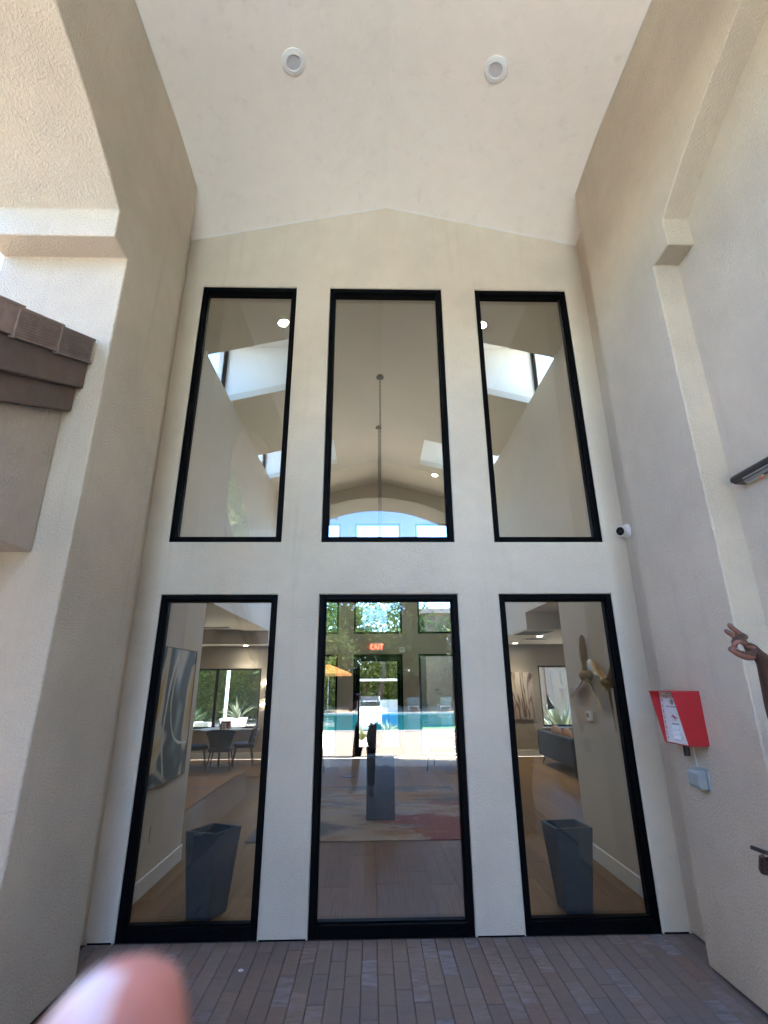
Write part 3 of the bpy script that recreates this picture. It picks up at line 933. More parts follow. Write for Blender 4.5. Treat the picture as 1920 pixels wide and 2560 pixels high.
# rear wall: mirrors the entrance wall, plus door and the aisle windows
RC = [(-1.78, -.86), (-.50, .67), (1.045, 1.96)]
rear_holes = [(RC[0][0], RC[0][1], .0, 2.225), (RC[1][0], RC[1][1], 0.0, 2.225), (RC[2][0], RC[2][1], .0, 2.225)]
rear_holes += [(c[0], c[1], 2.695, 5.475) for c in RC]
rear_holes += [(-4.70, -2.635, .625, 1.92), (3.865, 5.35, .605, 1.945)]
rear = wall_with_holes(rear_holes, -5.3, 5.7, 0.0, lambda x: 6.76 - .25 * min(abs(x - XC), 3.2), 8.3, 8.46, 0, M['wall_paint_shaded'], 'rear_wall')
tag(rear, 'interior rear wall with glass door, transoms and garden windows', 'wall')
baseboard([((-5.2, 8.286, 0), (-1.80, 8.2985, .135)), ((1.98, 8.286, 0), (5.6, 8.2985, .135))], rear)
for c in RC:
    window(c, (2.695, 5.475), 8.40, rear, flip=-1, depth=.08, set_=.04)
for c in (RC[0], RC[2]):
    window(c, (0, 2.225), 8.40, rear, flip=-1, depth=.08, set_=.04)
f = window((-4.70, -2.635), (.625, 1.92), 8.40, rear, flip=-1, depth=.08, set_=.04, bar=.03)
MB().box((-3.685, 8.33, .655), (-3.625, 8.40, 1.89)).build('mullion', M['black_frame'], f)
window((3.865, 5.35), (.605, 1.945), 8.40, rear, flip=-1, depth=.08, set_=.04, bar=.03)
MB().box((-4.70, 8.24, .598), (-2.60, 8.302, .624)).build('window_sill', M['trim'], rear, bevel=.004)
MB().box((3.84, 8.24, .578), (5.40, 8.302, .604)).build('window_sill', M['trim'], rear, bevel=.004)
# door
dfr = MB()
dfr.box((-.498, 8.32, 0), (-.445, 8.42, 2.222)); dfr.box((.615, 8.32, 0), (.668, 8.42, 2.222)); dfr.box((-.445, 8.32, 2.15), (.615, 8.42, 2.222))
df = dfr.build('door_frame', M['black_frame'], rear)
d = MB()
d.box((-.443, 8.35, .01), (-.343, 8.40, 2.148)); d.box((.535, 8.35, .01), (.613, 8.40, 2.148)); d.box((-.343, 8.35, 2.06), (.535, 8.40, 2.148)); d.box((-.343, 8.35, .01), (.535, 8.40, .22))
dd = d.build('door', M['black_frame'], rear)
MB().box((-.343, 8.372, .22), (.535, 8.378, 2.06)).build('pane', M['glass'], dd)
MB().tube([(-.395, 8.33, .75), (-.395, 8.31, .78), (-.395, 8.31, 1.15), (-.395, 8.33, 1.18)], .012, 8).build('handle', M['steel'], dd, smooth=True)
# transfer lettering on the right-hand pane, read from outside, so reversed from in here
lt = text('Norte', 'window_lettering', M['ink_dark'], rear, .060, basis((-1, 0, 0), (0, 0, 1), (1.50, 8.352, 1.335)), .0004)
em = MB()
pts = []
for i in range(13):
    a = math.pi * i / 12
    pts.append((1.47 + .062 * math.cos(a), 8.352, 1.385 + .050 * math.sin(a)))
em.tube(pts, [.003 + .006 * math.sin(math.pi * i / 12) for i in range(13)], 6)
em.add([(1.44, 8.352, 1.39), (1.455, 8.352, 1.425), (1.47, 8.352, 1.40), (1.485, 8.352, 1.432), (1.505, 8.352, 1.39), (1.472, 8.3519, 1.39)], [(0, 1, 2, 5), (5, 2, 3, 4)])
em.build('window_emblem', M['ink_dark'], rear)

# vault over the nave, with four dormer openings
vm = MB()
DX = [0.0, .945, 2.462, 3.2]; DY = [.172, 2.04, 3.27, 5.37, 6.60, 8.46]
def vz(dx): return 6.62 - .25 * dx
for sg in (-1, 1):
    for i in range(3):
        for j in range(5):
            if i >= 1 and j in (1, 3): continue
            a, b = DX[i], DX[i + 1]
            q = lambda d_, y, e: (XC + sg * d_, y, vz(d_) + e)
            vm.hexa([q(a, DY[j], 0), q(b, DY[j], 0), q(b, DY[j + 1], 0), q(a, DY[j + 1], 0)], [q(a, DY[j], .12), q(b, DY[j], .12), q(b, DY[j + 1], .12), q(a, DY[j + 1], .12)])
vault = vm.build('interior_ceiling', M['in_ceiling']); struct(vault)
def dormer(sg, ya, yb, label):
    t = thing('dormer', label, 'skylight dormer', (XC, ya, 0), 0, 'dormers in the interior ceiling')
    L = yb - ya
    q = lambda d_: sg * d_
    for y0, y1 in ((-.09, -.001), (L + .001, L + .09)):
        mb = MB(); mb.prism([(q(.86), vz(.86) + .125), (q(.86), 7.06), (q(2.75), 7.06), (q(2.75), 5.985), (q(2.466), 5.985), (q(2.462), vz(2.462) + .002)], 'y', y0, y1)
        mb.build('well_wall', M['white_wall'], t)
    MB().box((q(.86), -.001, vz(.945) + .122), (q(.944), L + .001, 7.06)).build('well_end', M['white_wall'], t)
    MB().box((q(.80), -.14, 7.062), (q(2.95), L + .14, 7.14)).build('roof', M['white_wall'], t)
    f = MB(); xa, xb = q(2.60), q(2.66)
    f.box((xa, .0, 5.99), (xb, .035, 7.06)); f.box((xa, L - .035, 5.99), (xb, L, 7.06)); f.box((xa, .035, 5.99), (xb, L - .035, 6.03)); f.box((xa, .035, 7.02), (xb, L - .035, 7.06))
    fo = f.build('window', M['black_frame'], t)
    MB().box((q(2.625), .035, 6.03), (q(2.633), L - .035, 7.02)).build('pane', M['glass_clear'], fo)
    return t
dormer(-1, 2.04, 3.27, 'near left white skylight dormer seen through the upper left window')
dormer(1, 2.04, 3.27, 'near right white skylight dormer seen through the upper right window')
dormer(-1, 5.37, 6.60, 'far left white skylight dormer, deeper inside the hall')
dormer(1, 5.37, 6.60, 'far right white skylight dormer, deeper inside the hall')

def downlight(x, y, z, label, group, nrm=(0, 0, -1), r=.075, dome=False):
    t = thing('downlight', label, 'ceiling light', (x, y, z), 0, group)
    MB().lathe([(r, 0), (r * .96, .008), (r * .80, .012), (r * .78, .004)], 24, axis=nrm).build('trim_ring', M['white_plastic'], t, smooth=True)
    MB().lathe([(r * .785, .0), (r * .785, .007), (r * .5, .0095)], 24, axis=nrm).build('lamp', M['lamp_dome' if dome else 'lamp_on'], t, smooth=True)
    ld = bpy.data.lights.new('lamp_glow', 'SPOT'); ld.energy = 4; ld.spot_size = R(120); ld.spot_blend = .8; ld.color = (1, .88, .70); ld.shadow_soft_size = .05
    lo = bpy.data.objects.new('lamp_glow', ld); COL.objects.link(lo); lo.parent = t; lo.location = Vector(nrm) * .03
    lo.rotation_euler = (-Vector(nrm)).to_track_quat('Z', 'Y').to_euler()
    return t
for sg, nm in ((-1, 'left'), (1, 'right')):
    x = XC + sg * 1.365
    downlight(x, 1.68, vz(1.365) - .001, 'bright lit downlight near the top of the upper %s window' % nm, 'lit downlights of the hall', (-sg * .2425, 0, -.970), .085)
downlight(XC + 1.36, 7.0, vz(1.36) - .001, 'small lit downlight in the far hall ceiling, seen in the middle window', 'lit downlights of the hall', (-.2425, 0, -.970), .08)
downlight(-2.95, 7.92, 2.419, 'lit downlight in the soffit above the garden window at left', 'lit downlights of the hall')
downlight(3.2, 5.9, 2.429, 'nearer lit downlight beside the ceiling vent at right', 'lit downlights of the hall')
downlight(3.22, 7.72, 2.429, 'farther lit downlight above the red canvas at right', 'lit downlights of the hall')
def vent(x, y, z, sx, sy, label, ty='y'):
    t = thing('ceiling_vent', label, 'vent', (x, y, z))
    mb = MB(); a, b = sx / 2, sy / 2; e = .03
    mb.box((-a, -b, -.008), (a, -b + e, 0)).box((-a, b - e, -.008), (a, b, 0)).box((-a, -b + e, -.008), (-a + e, b - e, 0)).box((a - e, -b + e, -.008), (a, b - e, 0))
    mb.build('frame', M['trim'], t)
    MB().box((-a + e, -b + e, -.002), (a - e, b - e, -.0005)).build('duct', M['black_plastic'], t)
    n = max(3, int((sy - 2 * e) / .07))
    for i in range(n):
        yy = -b + e + (i + .5) * (sy - 2 * e) / n
        MB().box((-a + e, yy - .012, -.010), (a - e, yy + .012, -.003)).build('slat', M['dark_housing'], t)
    return t
vent(-3.4, 7.05, 2.733, .62, .30, 'dark slotted ceiling vent above the dining table')
vent(2.86, 5.25, 2.428, .60, .80, 'large dark return air grille in the ceiling at right')
vent(3.35, 6.62, 2.428, .50, .26, 'small slotted vent between the two lit downlights at right')

# --- chandelier chains from the ridge
def chain(y, label, drop):
    t = thing('chandelier', label, 'chandelier', (XC - .01, y, 6.615), 0, 'hanging chandeliers on the ridge')
    MB().lathe([(.065, -.02), (.066, .03), (.03, .045)], 20, axis=(0, 0, -1)).build('canopy', M['iron'], t, smooth=True)
    mb = MB(); z = -.05; i = 0
    while z > -drop:
        ax = Vector((1, 0, 0)) if i % 2 else Vector((0, 1, 0))
        pts = [ax * (.013 * math.cos(a)) + Vector((0, 0, z - .022 + .026 * math.sin(a))) for a in [k * math.pi / 4 for k in range(9)]]
        mb.tube(pts, .0062, 5, caps=False); z -= .040; i += 1
    mb.build('chain', M['iron'], t)
    ring = MB()
    pts = [(.34 * math.cos(a), .34 * math.sin(a), -drop - .28) for a in [k * 2 * math.pi / 24 for k in range(25)]]
    ring.tube(pts, .010, 8, caps=False)
    for k in range(6):
        a = k * math.pi / 3; ring.tube([(0, 0, -drop), (.34 * math.cos(a), .34 * math.sin(a), -drop - .28)], .004, 6)
    ring.build('ring', M['brass'], t, smooth=True)
    for k in range(6):
        a = k * math.pi / 3 + .3
        MB().sphere((.34 * math.cos(a), .34 * math.sin(a), -drop - .24), .028, 10, 8).build('bulb', M['lamp_dome'], t, smooth='full')
chain(3.45, 'nearer chandelier chain hanging from a dark ceiling plate, centre window', 2.95)
chain(5.26, 'farther chandelier chain hanging from a dark ceiling plate, centre window', 2.55)

# --- exit sign and alarm on the rear wall
t = thing('exit_sign', 'red lettered EXIT sign above the rear glass door', 'exit sign', (.055, 8.298, 2.39))
MB().box((-.135, -.03, -.092), (.135, 0, .092)).build('case', M['exit_face'], t, bevel=.004)
text('EXIT', 'lettering', M['exit_red'], t, .155, basis((1, 0, 0), (0, 0, 1), (0, -.0315, -.004)), .001)
t = thing('wall_alarm', 'small white alarm box right of the exit sign', 'alarm', (.655, 8.298, 2.32))
MB().box((-.062, -.035, -.058), (.062, 0, .058)).build('case', M['white_plastic'], t, bevel=.006)
MB().box((-.045, -.042, -.01), (.045, -.035, .035)).build('strobe', M['grey_lens'], t)

# --- left side: painting
t = thing('painting', 'large abstract canvas in teal, white and gold behind the left window', 'painting', (-1.896, .96, .785))
MB().box((.0, -.425, 0), (.022, .435, 1.118)).build('canvas', M['abstract'], t)
frm = MB(); e = .006
frm.box((0, -.433, -.008), (.028, -.4255, 1.126)).box((0, .4355, -.008), (.028, .443, 1.126)).box((0, -.4255, -.008), (.028, .4355, -.0005)).box((0, -.4255, 1.1185), (.028, .4355, 1.126))
frm.build('frame', M['wood_rail'], t)
def stroke(pts, w):
    mb = MB(); q = []
    n = 24
    for i in range(n + 1):
        u_ = i / n * (len(pts) - 1); k = min(int(u_), len(pts) - 2); s_ = u_ - k
        p0 = pts[max(k - 1, 0)]; p1 = pts[k]; p2 = pts[k + 1]; p3 = pts[min(k + 2, len(pts) - 1)]
        f_ = lambda a, b, c, d_: .5 * (2 * b + (c - a) * s_ + (2 * a - 5 * b + 4 * c - d_) * s_ ** 2 + (3 * b - a - 3 * c + d_) * s_ ** 3)
        q.append((f_(p0[0], p1[0], p2[0], p3[0]), f_(p0[1], p1[1], p2[1], p3[1])))
    rr = random.Random(5)
    vs = []
    for i, (a, b) in enumerate(q):
        a2, b2 = q[min(i + 1, n)]; a1, b1 = q[max(i - 1, 0)]
        d_ = Vector((a2 - a1, b2 - b1)).normalized(); nn = Vector((-d_.y, d_.x)) * w * rr.uniform(.75, 1.2)
        for s_, h in ((1, .0225), (.5, .0265), (-.5, .0265), (-1, .0225)):
            vs.append((h, a + nn.x * s_, b + nn.y * s_))
    fs = []
    for i in range(n):
        for k in range(3):
            fs.append((i * 4 + k, i * 4 + k + 1, i * 4 + k + 5, i * 4 + k + 4))
    return mb.add(vs, fs)
stroke([(-.02, 1.11), (-.14, .90), (-.20, .62), (-.21, .34), (-.10, .05)], .018).build('brush_stroke', M['paint_white'], t)
stroke([(.06, 1.11), (-.06, .88), (-.10, .62), (.0, .40), (.16, .30), (.40, .27)], .013).build('brush_stroke', M['paint_white'], t)

# --- tapered planters
def planter(loc, base_pts, top_pts, h, label):
    t = thing('planter', label, 'planter', (loc[0], loc[1], 0), 0, 'tapered slate planters')
    b = [Vector((p[0] - loc[0], p[1] - loc[1], 0.001)) for p in base_pts]; tp = [Vector((p[0] - loc[0], p[1] - loc[1], h)) for p in top_pts]
    c = sum(tp, Vector()) / 4; cb_ = sum(b, Vector()) / 4
    e = .86
    ti = [c + (p - c) * e for p in tp]
    bi = [c + (p - c) * e * .72 + Vector((0, 0, -.30)) for p in tp]
    for p in bi: p.z = h - .30
    mb = MB().add(b + tp + ti + bi, [(3, 2, 1, 0), (0, 1, 5, 4), (1, 2, 6, 5), (2, 3, 7, 6), (3, 0, 4, 7), (4, 5, 9, 8), (5, 6, 10, 9), (6, 7, 11, 10), (7, 4, 8, 11), (8, 9, 13, 12), (9, 10, 14, 13), (10, 11, 15, 14), (11, 8, 12, 15)])
    mb.build('body', M['slate'], t, bevel=.004, seg=2)
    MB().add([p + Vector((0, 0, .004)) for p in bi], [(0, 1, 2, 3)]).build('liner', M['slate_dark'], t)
planter((-1.27, .42), [(-1.40, .36), (-1.22, .29), (-1.14, .475), (-1.32, .545)], [(-1.463, .351), (-1.207, .266), (-1.074, .478), (-1.327, .588)], .55, 'empty tapered slate planter standing behind the left window')
planter((1.44, .41), [(1.345, .305), (1.535, .305), (1.53, .49), (1.335, .485)], [(1.313, .273), (1.603, .294), (1.578, .565), (1.28, .529)], .55, 'empty tapered slate planter standing behind the right window')

# --- pedestal with potted succulent on a wire stand
t = thing('pedestal', 'blue grey block pedestal on the rug in the centre of the hall', 'pedestal', (.045, 3.105, .012))
MB().box((-.175, -.175, 0), (.175, .175, .690)).build('block', M['slate'], t, bevel=.004)
st = thing('plant_pot', 'charcoal round pot with dark succulent in a wire stand on the pedestal', 'potted plant', (-.02, 3.07, .703))
stand = MB()
for a in range(4):
    x, y = .098 * (1 if a in (0, 1) else -1), .085 * (1 if a in (0, 3) else -1)
    stand.tube([(x, y, 0), (x, y, .13)], .0045, 6)
for z in (.003, .127):
    stand.tube([(.098, .085, z), (-.098, .085, z), (-.098, -.085, z), (.098, -.085, z), (.098, .085, z)], .0045, 6)
stand.tube([(0, -.085, .0), (0, -.085, .127)], .003, 6)
stand.build('stand', M['iron'], st)
MB().lathe([(.045, .085), (.085, .11), (.112, .17), (.116, .23), (.100, .30), (.075, .345), (.066, .345), (.07, .32)], 14, caps=True).build('pot', M['charcoal_pot'], st, smooth=True, angle=12)
rr = random.Random(9); leaf = MB()
for k in range(46):
    a = rr.uniform(0, 6.28); e = rr.uniform(.15, 1.25); l_ = rr.uniform(.05, .085)
    d_ = Vector((math.cos(a) * math.cos(e), math.sin(a) * math.cos(e), math.sin(e)))
    o_ = Vector((math.cos(a) * .035, math.sin(a) * .035, .335))
    leaf.tube([o_, o_ + d_ * l_ * .55, o_ + d_ * l_], [.006, .012, .002], 5)
leaf.build('succulent', M['succulent'], st, smooth=True)

# --- rugs
rg = MB().box((-1.30, -1.47, 0), (1.30, 1.47, .010)).build('rug', M['rug'], bevel=.003, loc=(-.10, 3.60, .001)); tag(rg, 'wide faded rug in beige, blue and red under the pedestal', 'rug')
rg2 = MB().box((-1.4, -1.40, 0), (1.4, 1.40, .010)).build('rug', M['rug_warm'], bevel=.003, loc=(-3.93, 4.93, .001)); tag(rg2, 'tan and rust rug in front of the dining table at left', 'rug')

# --- propellers
def propeller(hub, blades, label, r0=1.0):
    t = thing('propeller', label, 'wall ornament', hub, 0, 'bronze propellers on the wall')
    MB().lathe([(.054, .0), (.056, .030), (.050, .062), (.034, .092), (.012, .108)], 24, origin=(.05, 0, 0), axis=(-1, 0, 0)).build('hub', M['bronze'], t, smooth=True)
    for tip in blades:
        d_ = Vector((0, tip[0], tip[1])); L = d_.length; d_.normalize(); w_ = Vector((1, 0, 0)).cross(d_)
        mb = MB(); vs = []; n = 12
        for i in range(n + 1):
            s_ = i / n
            wd = (.018 + .030 * math.sin(min(1, s_ * 1.25) * math.pi * .62)) * (1 if s_ < .88 else math.sqrt(max(0.01, 1 - ((s_ - .88) / .12) ** 2)))
            tw = R(38 * (1 - s_) + 12)
            c_ = d_ * (.045 + (L - .045) * s_) + Vector((.012, 0, 0))
            e1 = w_ * math.cos(tw) + Vector((1, 0, 0)) * math.sin(tw); e2 = Vector((1, 0, 0)) * math.cos(tw) - w_ * math.sin(tw)
            th = .010 * (1 - .6 * s_)
            for k in range(8):
                a = k * math.pi / 4
                vs.append(c_ + e1 * (wd * math.cos(a)) + e2 * (th * math.sin(a)))
        fs = []
        for i in range(n):
            for k in range(8):
                fs.append((i * 8 + k, i * 8 + (k + 1) % 8, i * 8 + 8 + (k + 1) % 8, i * 8 + 8 + k))
        fs.append(tuple(range(8))); fs.append(tuple(n * 8 + k for k in range(8)))
        mb.add(vs, fs); mb.build('blade', M['bronze'], t, smooth=True)
        MB().tube([Vector((-.005, 0, 0)) + d_ * .030, Vector((0, 0, 0)) + d_ * .075], [.022, .020], 14).build('collar', M['bronze'], t, smooth=True)
propeller((1.985, 1.01, 1.645), [(-.01, .385), (-.27, -.30), (.45, -.19)], 'bronze three bladed propeller with one blade pointing straight up')
propeller((1.985, .560, 1.590), [(.385, .185), (-.02, -.40), (-.36, .24)], 'bronze three bladed propeller nearer the window frame, tilted left')
t = thing('thermostat', 'white wall thermostat below the bronze propellers', 'thermostat', (2.049, 1.14, 1.275))
MB().box((-.026, -.055, -.045), (0, .055, .045)).build('case', M['white_plastic'], t, bevel=.008)
MB().box((-.0275, -.01, -.012), (-.0262, .038, .026)).build('screen', M['black_plastic'], t)

# --- dining set
t = thing('dining_table', 'round table with silver disc base by the garden window at left', 'table', (-3.20, 7.42, 0))
MB().lathe([(.44, .672), (.452, .680), (.45, .696)], 40).build('table_top', M['table_top'], t, smooth=True)
MB().lathe([(.030, .012), (.022, .06), (.019, .4), (.03, .672)], 16).build('stem', M['black_plastic'], t, smooth=True)
MB().lathe([(.25, .0), (.25, .008), (.03, .03)], 32).build('base', M['silver'], t, smooth=True)
def chair(loc, rz, label):
    t = thing('dining_chair', label, 'chair', (*loc, 0), rz, 'dining chairs round the table')
    # seat faces +y; back behind at -y
    MB().prism([(-.21, -.20), (.21, -.20), (.245, .05), (.22, .24), (-.22, .24), (-.245, .05)], 'z', .335, .415).build('seat', M['teal_fabric'], t, bevel=.03, seg=3)
    mb = MB(); vs = []; nu, nv = 14, 7
    for side in (0, 1):
        for j in range(nv + 1):
            v = j / nv
            for i in range(nu + 1):
                u_ = -1 + 2 * i / nu
                wdt = .215 + .075 * v * v + (-.02 * math.sin(v * math.pi))
                a = u_ * 1.15
                x = wdt * math.sin(a) / math.sin(1.15) * 1.0
                y = -.20 - .055 * v + .20 * (1 - math.cos(a)) * (1 - .35 * v) + (.035 if side else 0)
                z = .34 + .40 * v - .05 * (abs(u_) ** 3) * v
                vs.append((x * (.93 if side else 1), y, z))
    fs = []; st_ = (nu + 1) * (nv + 1)
    for side in (0, 1):
        for j in range(nv):
            for i in range(nu):
                a = side * st_ + j * (nu + 1) + i
                fs.append((a, a + 1, a + nu + 2, a + nu + 1))
    ring_ = [j * (nu + 1) for j in range(nv + 1)] + [nv * (nu + 1) + i for i in range(1, nu + 1)] + [j * (nu + 1) + nu for j in range(nv - 1, -1, -1)] + [i for i in range(nu - 1, 0, -1)]
    for a, b in zip(ring_, ring_[1:] + ring_[:1]): fs.append((a, b, b + st_, a + st_))
    mb.add(vs, fs).build('backrest', M['teal_fabric'], t, smooth=True, angle=60)
    for sx in (-1, 1):
        for sy in (-1, 1):
            MB().tube([(sx * .17, sy * .15 + .02, .345), (sx * .225, sy * .21 + .02, 0)], [.016, .009], 10).build('leg', M['black_plastic'], t, smooth=True)
    return t
chair((-3.02, 6.86), .10, 'dark teal dining chair with its back to the window, in front of the table')
chair((-2.72, 7.55), R(100), 'dark teal dining chair at the right side of the round table')
chair((-3.62, 7.15), R(-70), 'dark teal dining chair at the left side of the round table')
t = thing('table_plant', 'small terracotta pot with spiky plant on the round table', 'potted plant', (-3.16, 7.28, .697))
MB().lathe([(.038, 0), (.052, .075), (.046, .075), (.044, .06)], 16).build('pot', M['terracotta'], t, smooth=True)
rr = random.Random(2); lf = MB()
for k in range(26):
    a = rr.uniform(0, 6.28); e = rr.uniform(.25, 1.3); l_ = rr.uniform(.06, .12)
    d_ = Vector((math.cos(a) * math.cos(e), math.sin(a) * math.cos(e), math.sin(e)))
    lf.tube([(0, 0, .06), Vector((0, 0, .06)) + d_ * l_ * .6, Vector((0, 0, .055)) + d_ * l_ + Vector((0, 0, -.02))], [.004, .006, .001], 4)
lf.build('leaves', M['succulent'], t)
t = thing('table_card', 'white printed table card standing beside the small plant', 'card', (-3.08, 7.16, .697))
MB().prism([(-.02, 0), (.02, 0), (.004, .12), (-.004, .12)], 'x', -.04, .04).build('card', M['paper'], t)
MB().box((-.02, -.0165, .075), (.02, -.012, .098)).build('print', M['ink_dark'], t)
for k in range(2):
    MB().box((-.026, -.0205, .02 + k * .022), (.024, -.0165, .032 + k * .022)).build('print', M['ink_dark'], t)
t = thing('table_box', 'brown wooden box standing behind the small plant on the table', 'box', (-3.12, 7.42, .697))
MB().box((-.09, -.05, 0), (.10, .05, .145)).build('case', M['soft_wood'], t, bevel=.004)
MB().box((-.075, -.052, .02), (.085, -.050, .125)).build('front_panel', M['terracotta'], t)
# wall sconce
t = thing('wall_sconce', 'branching brass wall sconce with two lit bulbs at the garden window', 'wall light', (-2.50, 8.296, 1.38))
MB().tube([(-.03, -.03, .19), (-.03, -.05, .06), (.03, -.05, .0), (-.03, -.05, -.14), (-.04, -.05, -.22)], .006, 8).build('arm', M['iron'], t)
MB().lathe([(.05, 0), (.05, .02)], 18, origin=(.03, 0, 0), axis=(0, -1, 0)).build('wall_plate', M['iron'], t)
for z in (.20, -.24):
    pts = [(-.045 + .05 * math.cos(a), -.05, z + .05 * math.sin(a)) for a in [k * math.pi / 8 for k in range(17)]]
    MB().tube(pts, .005, 6, caps=False).build('ring', M['brass'], t, smooth=True)
    MB().sphere((-.03, -.05, z + .01), .022, 12, 8).build('bulb', M['lamp_on'], t, smooth='full')

# --- lounge chairs by the rear door
def lounge(loc, rz, label, pillow_label):
    t = thing('lounge_chair', label, 'armchair', (*loc, 0), rz, 'armchairs by the rear door')
    MB().box((-.30, -.30, .30), (.30, .32, .43)).build('seat', M['blue_cushion'], t, bevel=.04, seg=3)
    back = MB().hexa([(-.30, -.30, .36), (.30, -.30, .36), (.30, -.20, .36), (-.30, -.20, .36)], [(-.30, -.50, .86), (.30, -.50, .86), (.30, -.40, .86), (-.30, -.40, .86)])
    back.build('backrest', M['navy_fabric'], t, bevel=.03, seg=3)
    for sx in (-1, 1):
        MB().tube([(sx * .33, .34, 0), (sx * .33, .28, .56), (sx * .33, -.40, .58)], .013, 8).build('arm_frame', M['black_plastic'], t, smooth=True)
        MB().tube([(sx * .33, -.52, .86), (sx * .33, -.28, .30), (sx * .33, -.44, 0)], .013, 8).build('rear_leg', M['black_plastic'], t, smooth=True)
        MB().box((sx * .31, -.30, .575), (sx * .355, .30, .60)).build('armrest', M['wood_rail'], t, bevel=.008)
    p = MB().sphere((0, 0, 0), .21, 16, 12, (1, .38, .9)).build('cushion', M['pillow_print'], smooth='full')
    p.matrix_world = Matrix.Translation((*loc, 0)) @ Matrix.Rotation(rz, 4, 'Z') @ Matrix.Translation((.0, -.20, .60)) @ Matrix.Rotation(R(18), 4, 'X')
    tag(p, pillow_label, 'cushion', 'patterned cushions on the armchairs')
    return t
lounge((1.42, 6.75), R(72), 'dark framed armchair with blue seat at the right of the rear door', 'black and white patterned cushion on the right armchair')
lounge((-1.35, 6.75), R(-80), 'dark framed armchair with blue seat at the left of the rear door', 'black and white patterned cushion on the left armchair')
t = thing('floor_vent', 'round dark floor grille in front of the rug end', 'floor vent', (-.49, 6.0, .001))
MB().lathe([(.13, 0), (.13, .004), (.11, .005)], 28).build('rim', M['iron'], t)
for k in range(5):
    MB().box((-.09, -.08 + k * .036, .005), (.09, -.066 + k * .036, .008)).build('slat', M['steel'], t)

# --- sofa and lamp at right
t = thing('sofa', 'dark navy sofa with its back to us in the right aisle', 'sofa', (3.85, 6.45, 0))
MB().box((-.43, -.95, .16), (-.30, .95, .63)).build('backrest', M['navy_fabric'], t, bevel=.025, seg=3)
MB().box((-.295, -.80, .16), (.42, .80, .36)).build('seat', M['navy_fabric'], t, bevel=.03, seg=3)
for sy in (-1, 1):
    MB().box((-.295, sy * .81, .16), (.42, sy * .95, .56)).build('armrest', M['navy_fabric'], t, bevel=.03, seg=3)
    for sx in (-1, 1):
        MB().tube([(sx * .34, sy * .82, .165), (sx * .37, sy * .90, 0)], [.02, .011], 10).build('leg', M['black_plastic'], t, smooth=True)
for yy, nm in ((.50, 'farther'), (-.12, 'middle'), (-.72, 'nearer')):
    p = MB().sphere((0, 0, 0), .26, 16, 12, (.34, 1.0, .72)).build('cushion', M['leather'], smooth='full')
    p.location = (3.70, 6.45 + yy, .56); p.rotation_euler = (0, R(-10), 0)
    tag(p, nm + ' brown leather cushion rising above the sofa back', 'cushion', 'brown cushions on the sofa')
t = thing('floor_lamp', 'black cone shade floor lamp leaning over the sofa by the right window', 'floor lamp', (4.06, 7.85, 0))
MB().lathe([(.13, 0), (.13, .012), (.02, .02)], 24).build('base', M['iron'], t, smooth=True)
MB().tube([(0, 0, .015), (-.10, -.02, .55), (-.275, -.05, 1.02), (-.28, -.05, 1.08), (-.20, -.05, 1.19)], .007, 8).build('stem', M['iron'], t, smooth=True)
MB().lathe([(.022, -.10), (.026, .0), (.040, .07), (.085, .19), (.081, .19), (.03, .06)], 24, origin=(-.185, -.05, 1.20), axis=(.22, 0, -.97), caps=False).build('shade', M['iron'], t, smooth=True)
t = thing('wall_canvas', 'tall abstract canvas with red and brown streaks on the rear wall at right', 'painting', (3.43, 8.296, .77))
MB().box((-.27, -.03, 0), (.27, 0, 1.03)).build('canvas', M['abstract_red'], t)

# ================================================================== OUTSIDE, behind the rear wall and behind the viewer
def tree_mesh(h, cr, nclump, nleaf, seed, ls=.14, low=.32):
    rr = random.Random(seed); cl = MB()
    for _ in range(nclump):
        a = rr.uniform(0, 6.28); el = rr.uniform(-.5, 1.0); rad = cr * rr.uniform(.35, 1.0)
        c = Vector((rad * math.cos(a) * math.cos(el * .9), rad * math.sin(a) * math.cos(el * .9), h * (.66 + .02) + h * .34 * math.sin(el) * rr.uniform(.6, 1)))
        cs = cr * rr.uniform(.22, .42)
        for _ in range(nleaf):
            v = Vector((rr.gauss(0, 1), rr.gauss(0, 1), rr.gauss(0, .8))) * cs * .55
            p = c + v
            if p.z < h * low: p.z = h * low + rr.uniform(0, .3)
            u_ = Vector((rr.uniform(-1, 1), rr.uniform(-1, 1), rr.uniform(-1, 1))).normalized(); w_ = u_.orthogonal().normalized()
            s_ = ls * rr.uniform(.6, 1.3)
            cl.add([p - u_ * s_, p + w_ * s_ * .45, p + u_ * s_, p - w_ * s_ * .45], [(0, 1, 2, 3)])
    return cl
def trunk_mesh(h, r, seed):
    rr = random.Random(seed); mb = MB()
    top = Vector((rr.uniform(-.3, .3), rr.uniform(-.3, .3), h * .55))
    mb.tube([(0, 0, -.1), (.03, .02, h * .15), top * .6, top], [r * 1.35, r, r * .8, r * .55], 10)
    for k in range(6):
        a = rr.uniform(0, 6.28); e = rr.uniform(.5, 1.1); L = h * rr.uniform(.22, .38)
        s0 = top * rr.uniform(.6, 1.0)
        d_ = Vector((math.cos(a) * math.cos(e), math.sin(a) * math.cos(e), math.sin(e)))
        mb.tube([s0, s0 + d_ * L * .5 + Vector((0, 0, .1)), s0 + d_ * L], [r * .45, r * .28, r * .08], 7)
    return mb
def tree(name, loc, h, cr, nc, nl, seed, leafm, label, cat='tree', group=None, ls=.14, tr=.12, low=.32):
    t = thing(name, label, cat, loc, 0, group)
    trunk_mesh(h, tr, seed).build('trunk', M['bark'], t, smooth=True)
    tree_mesh(h, cr, nc, nl, seed, ls, low).build('crown', M[leafm], t)
    return t
GB = 'trees mirrored in the glass, beyond the pool'
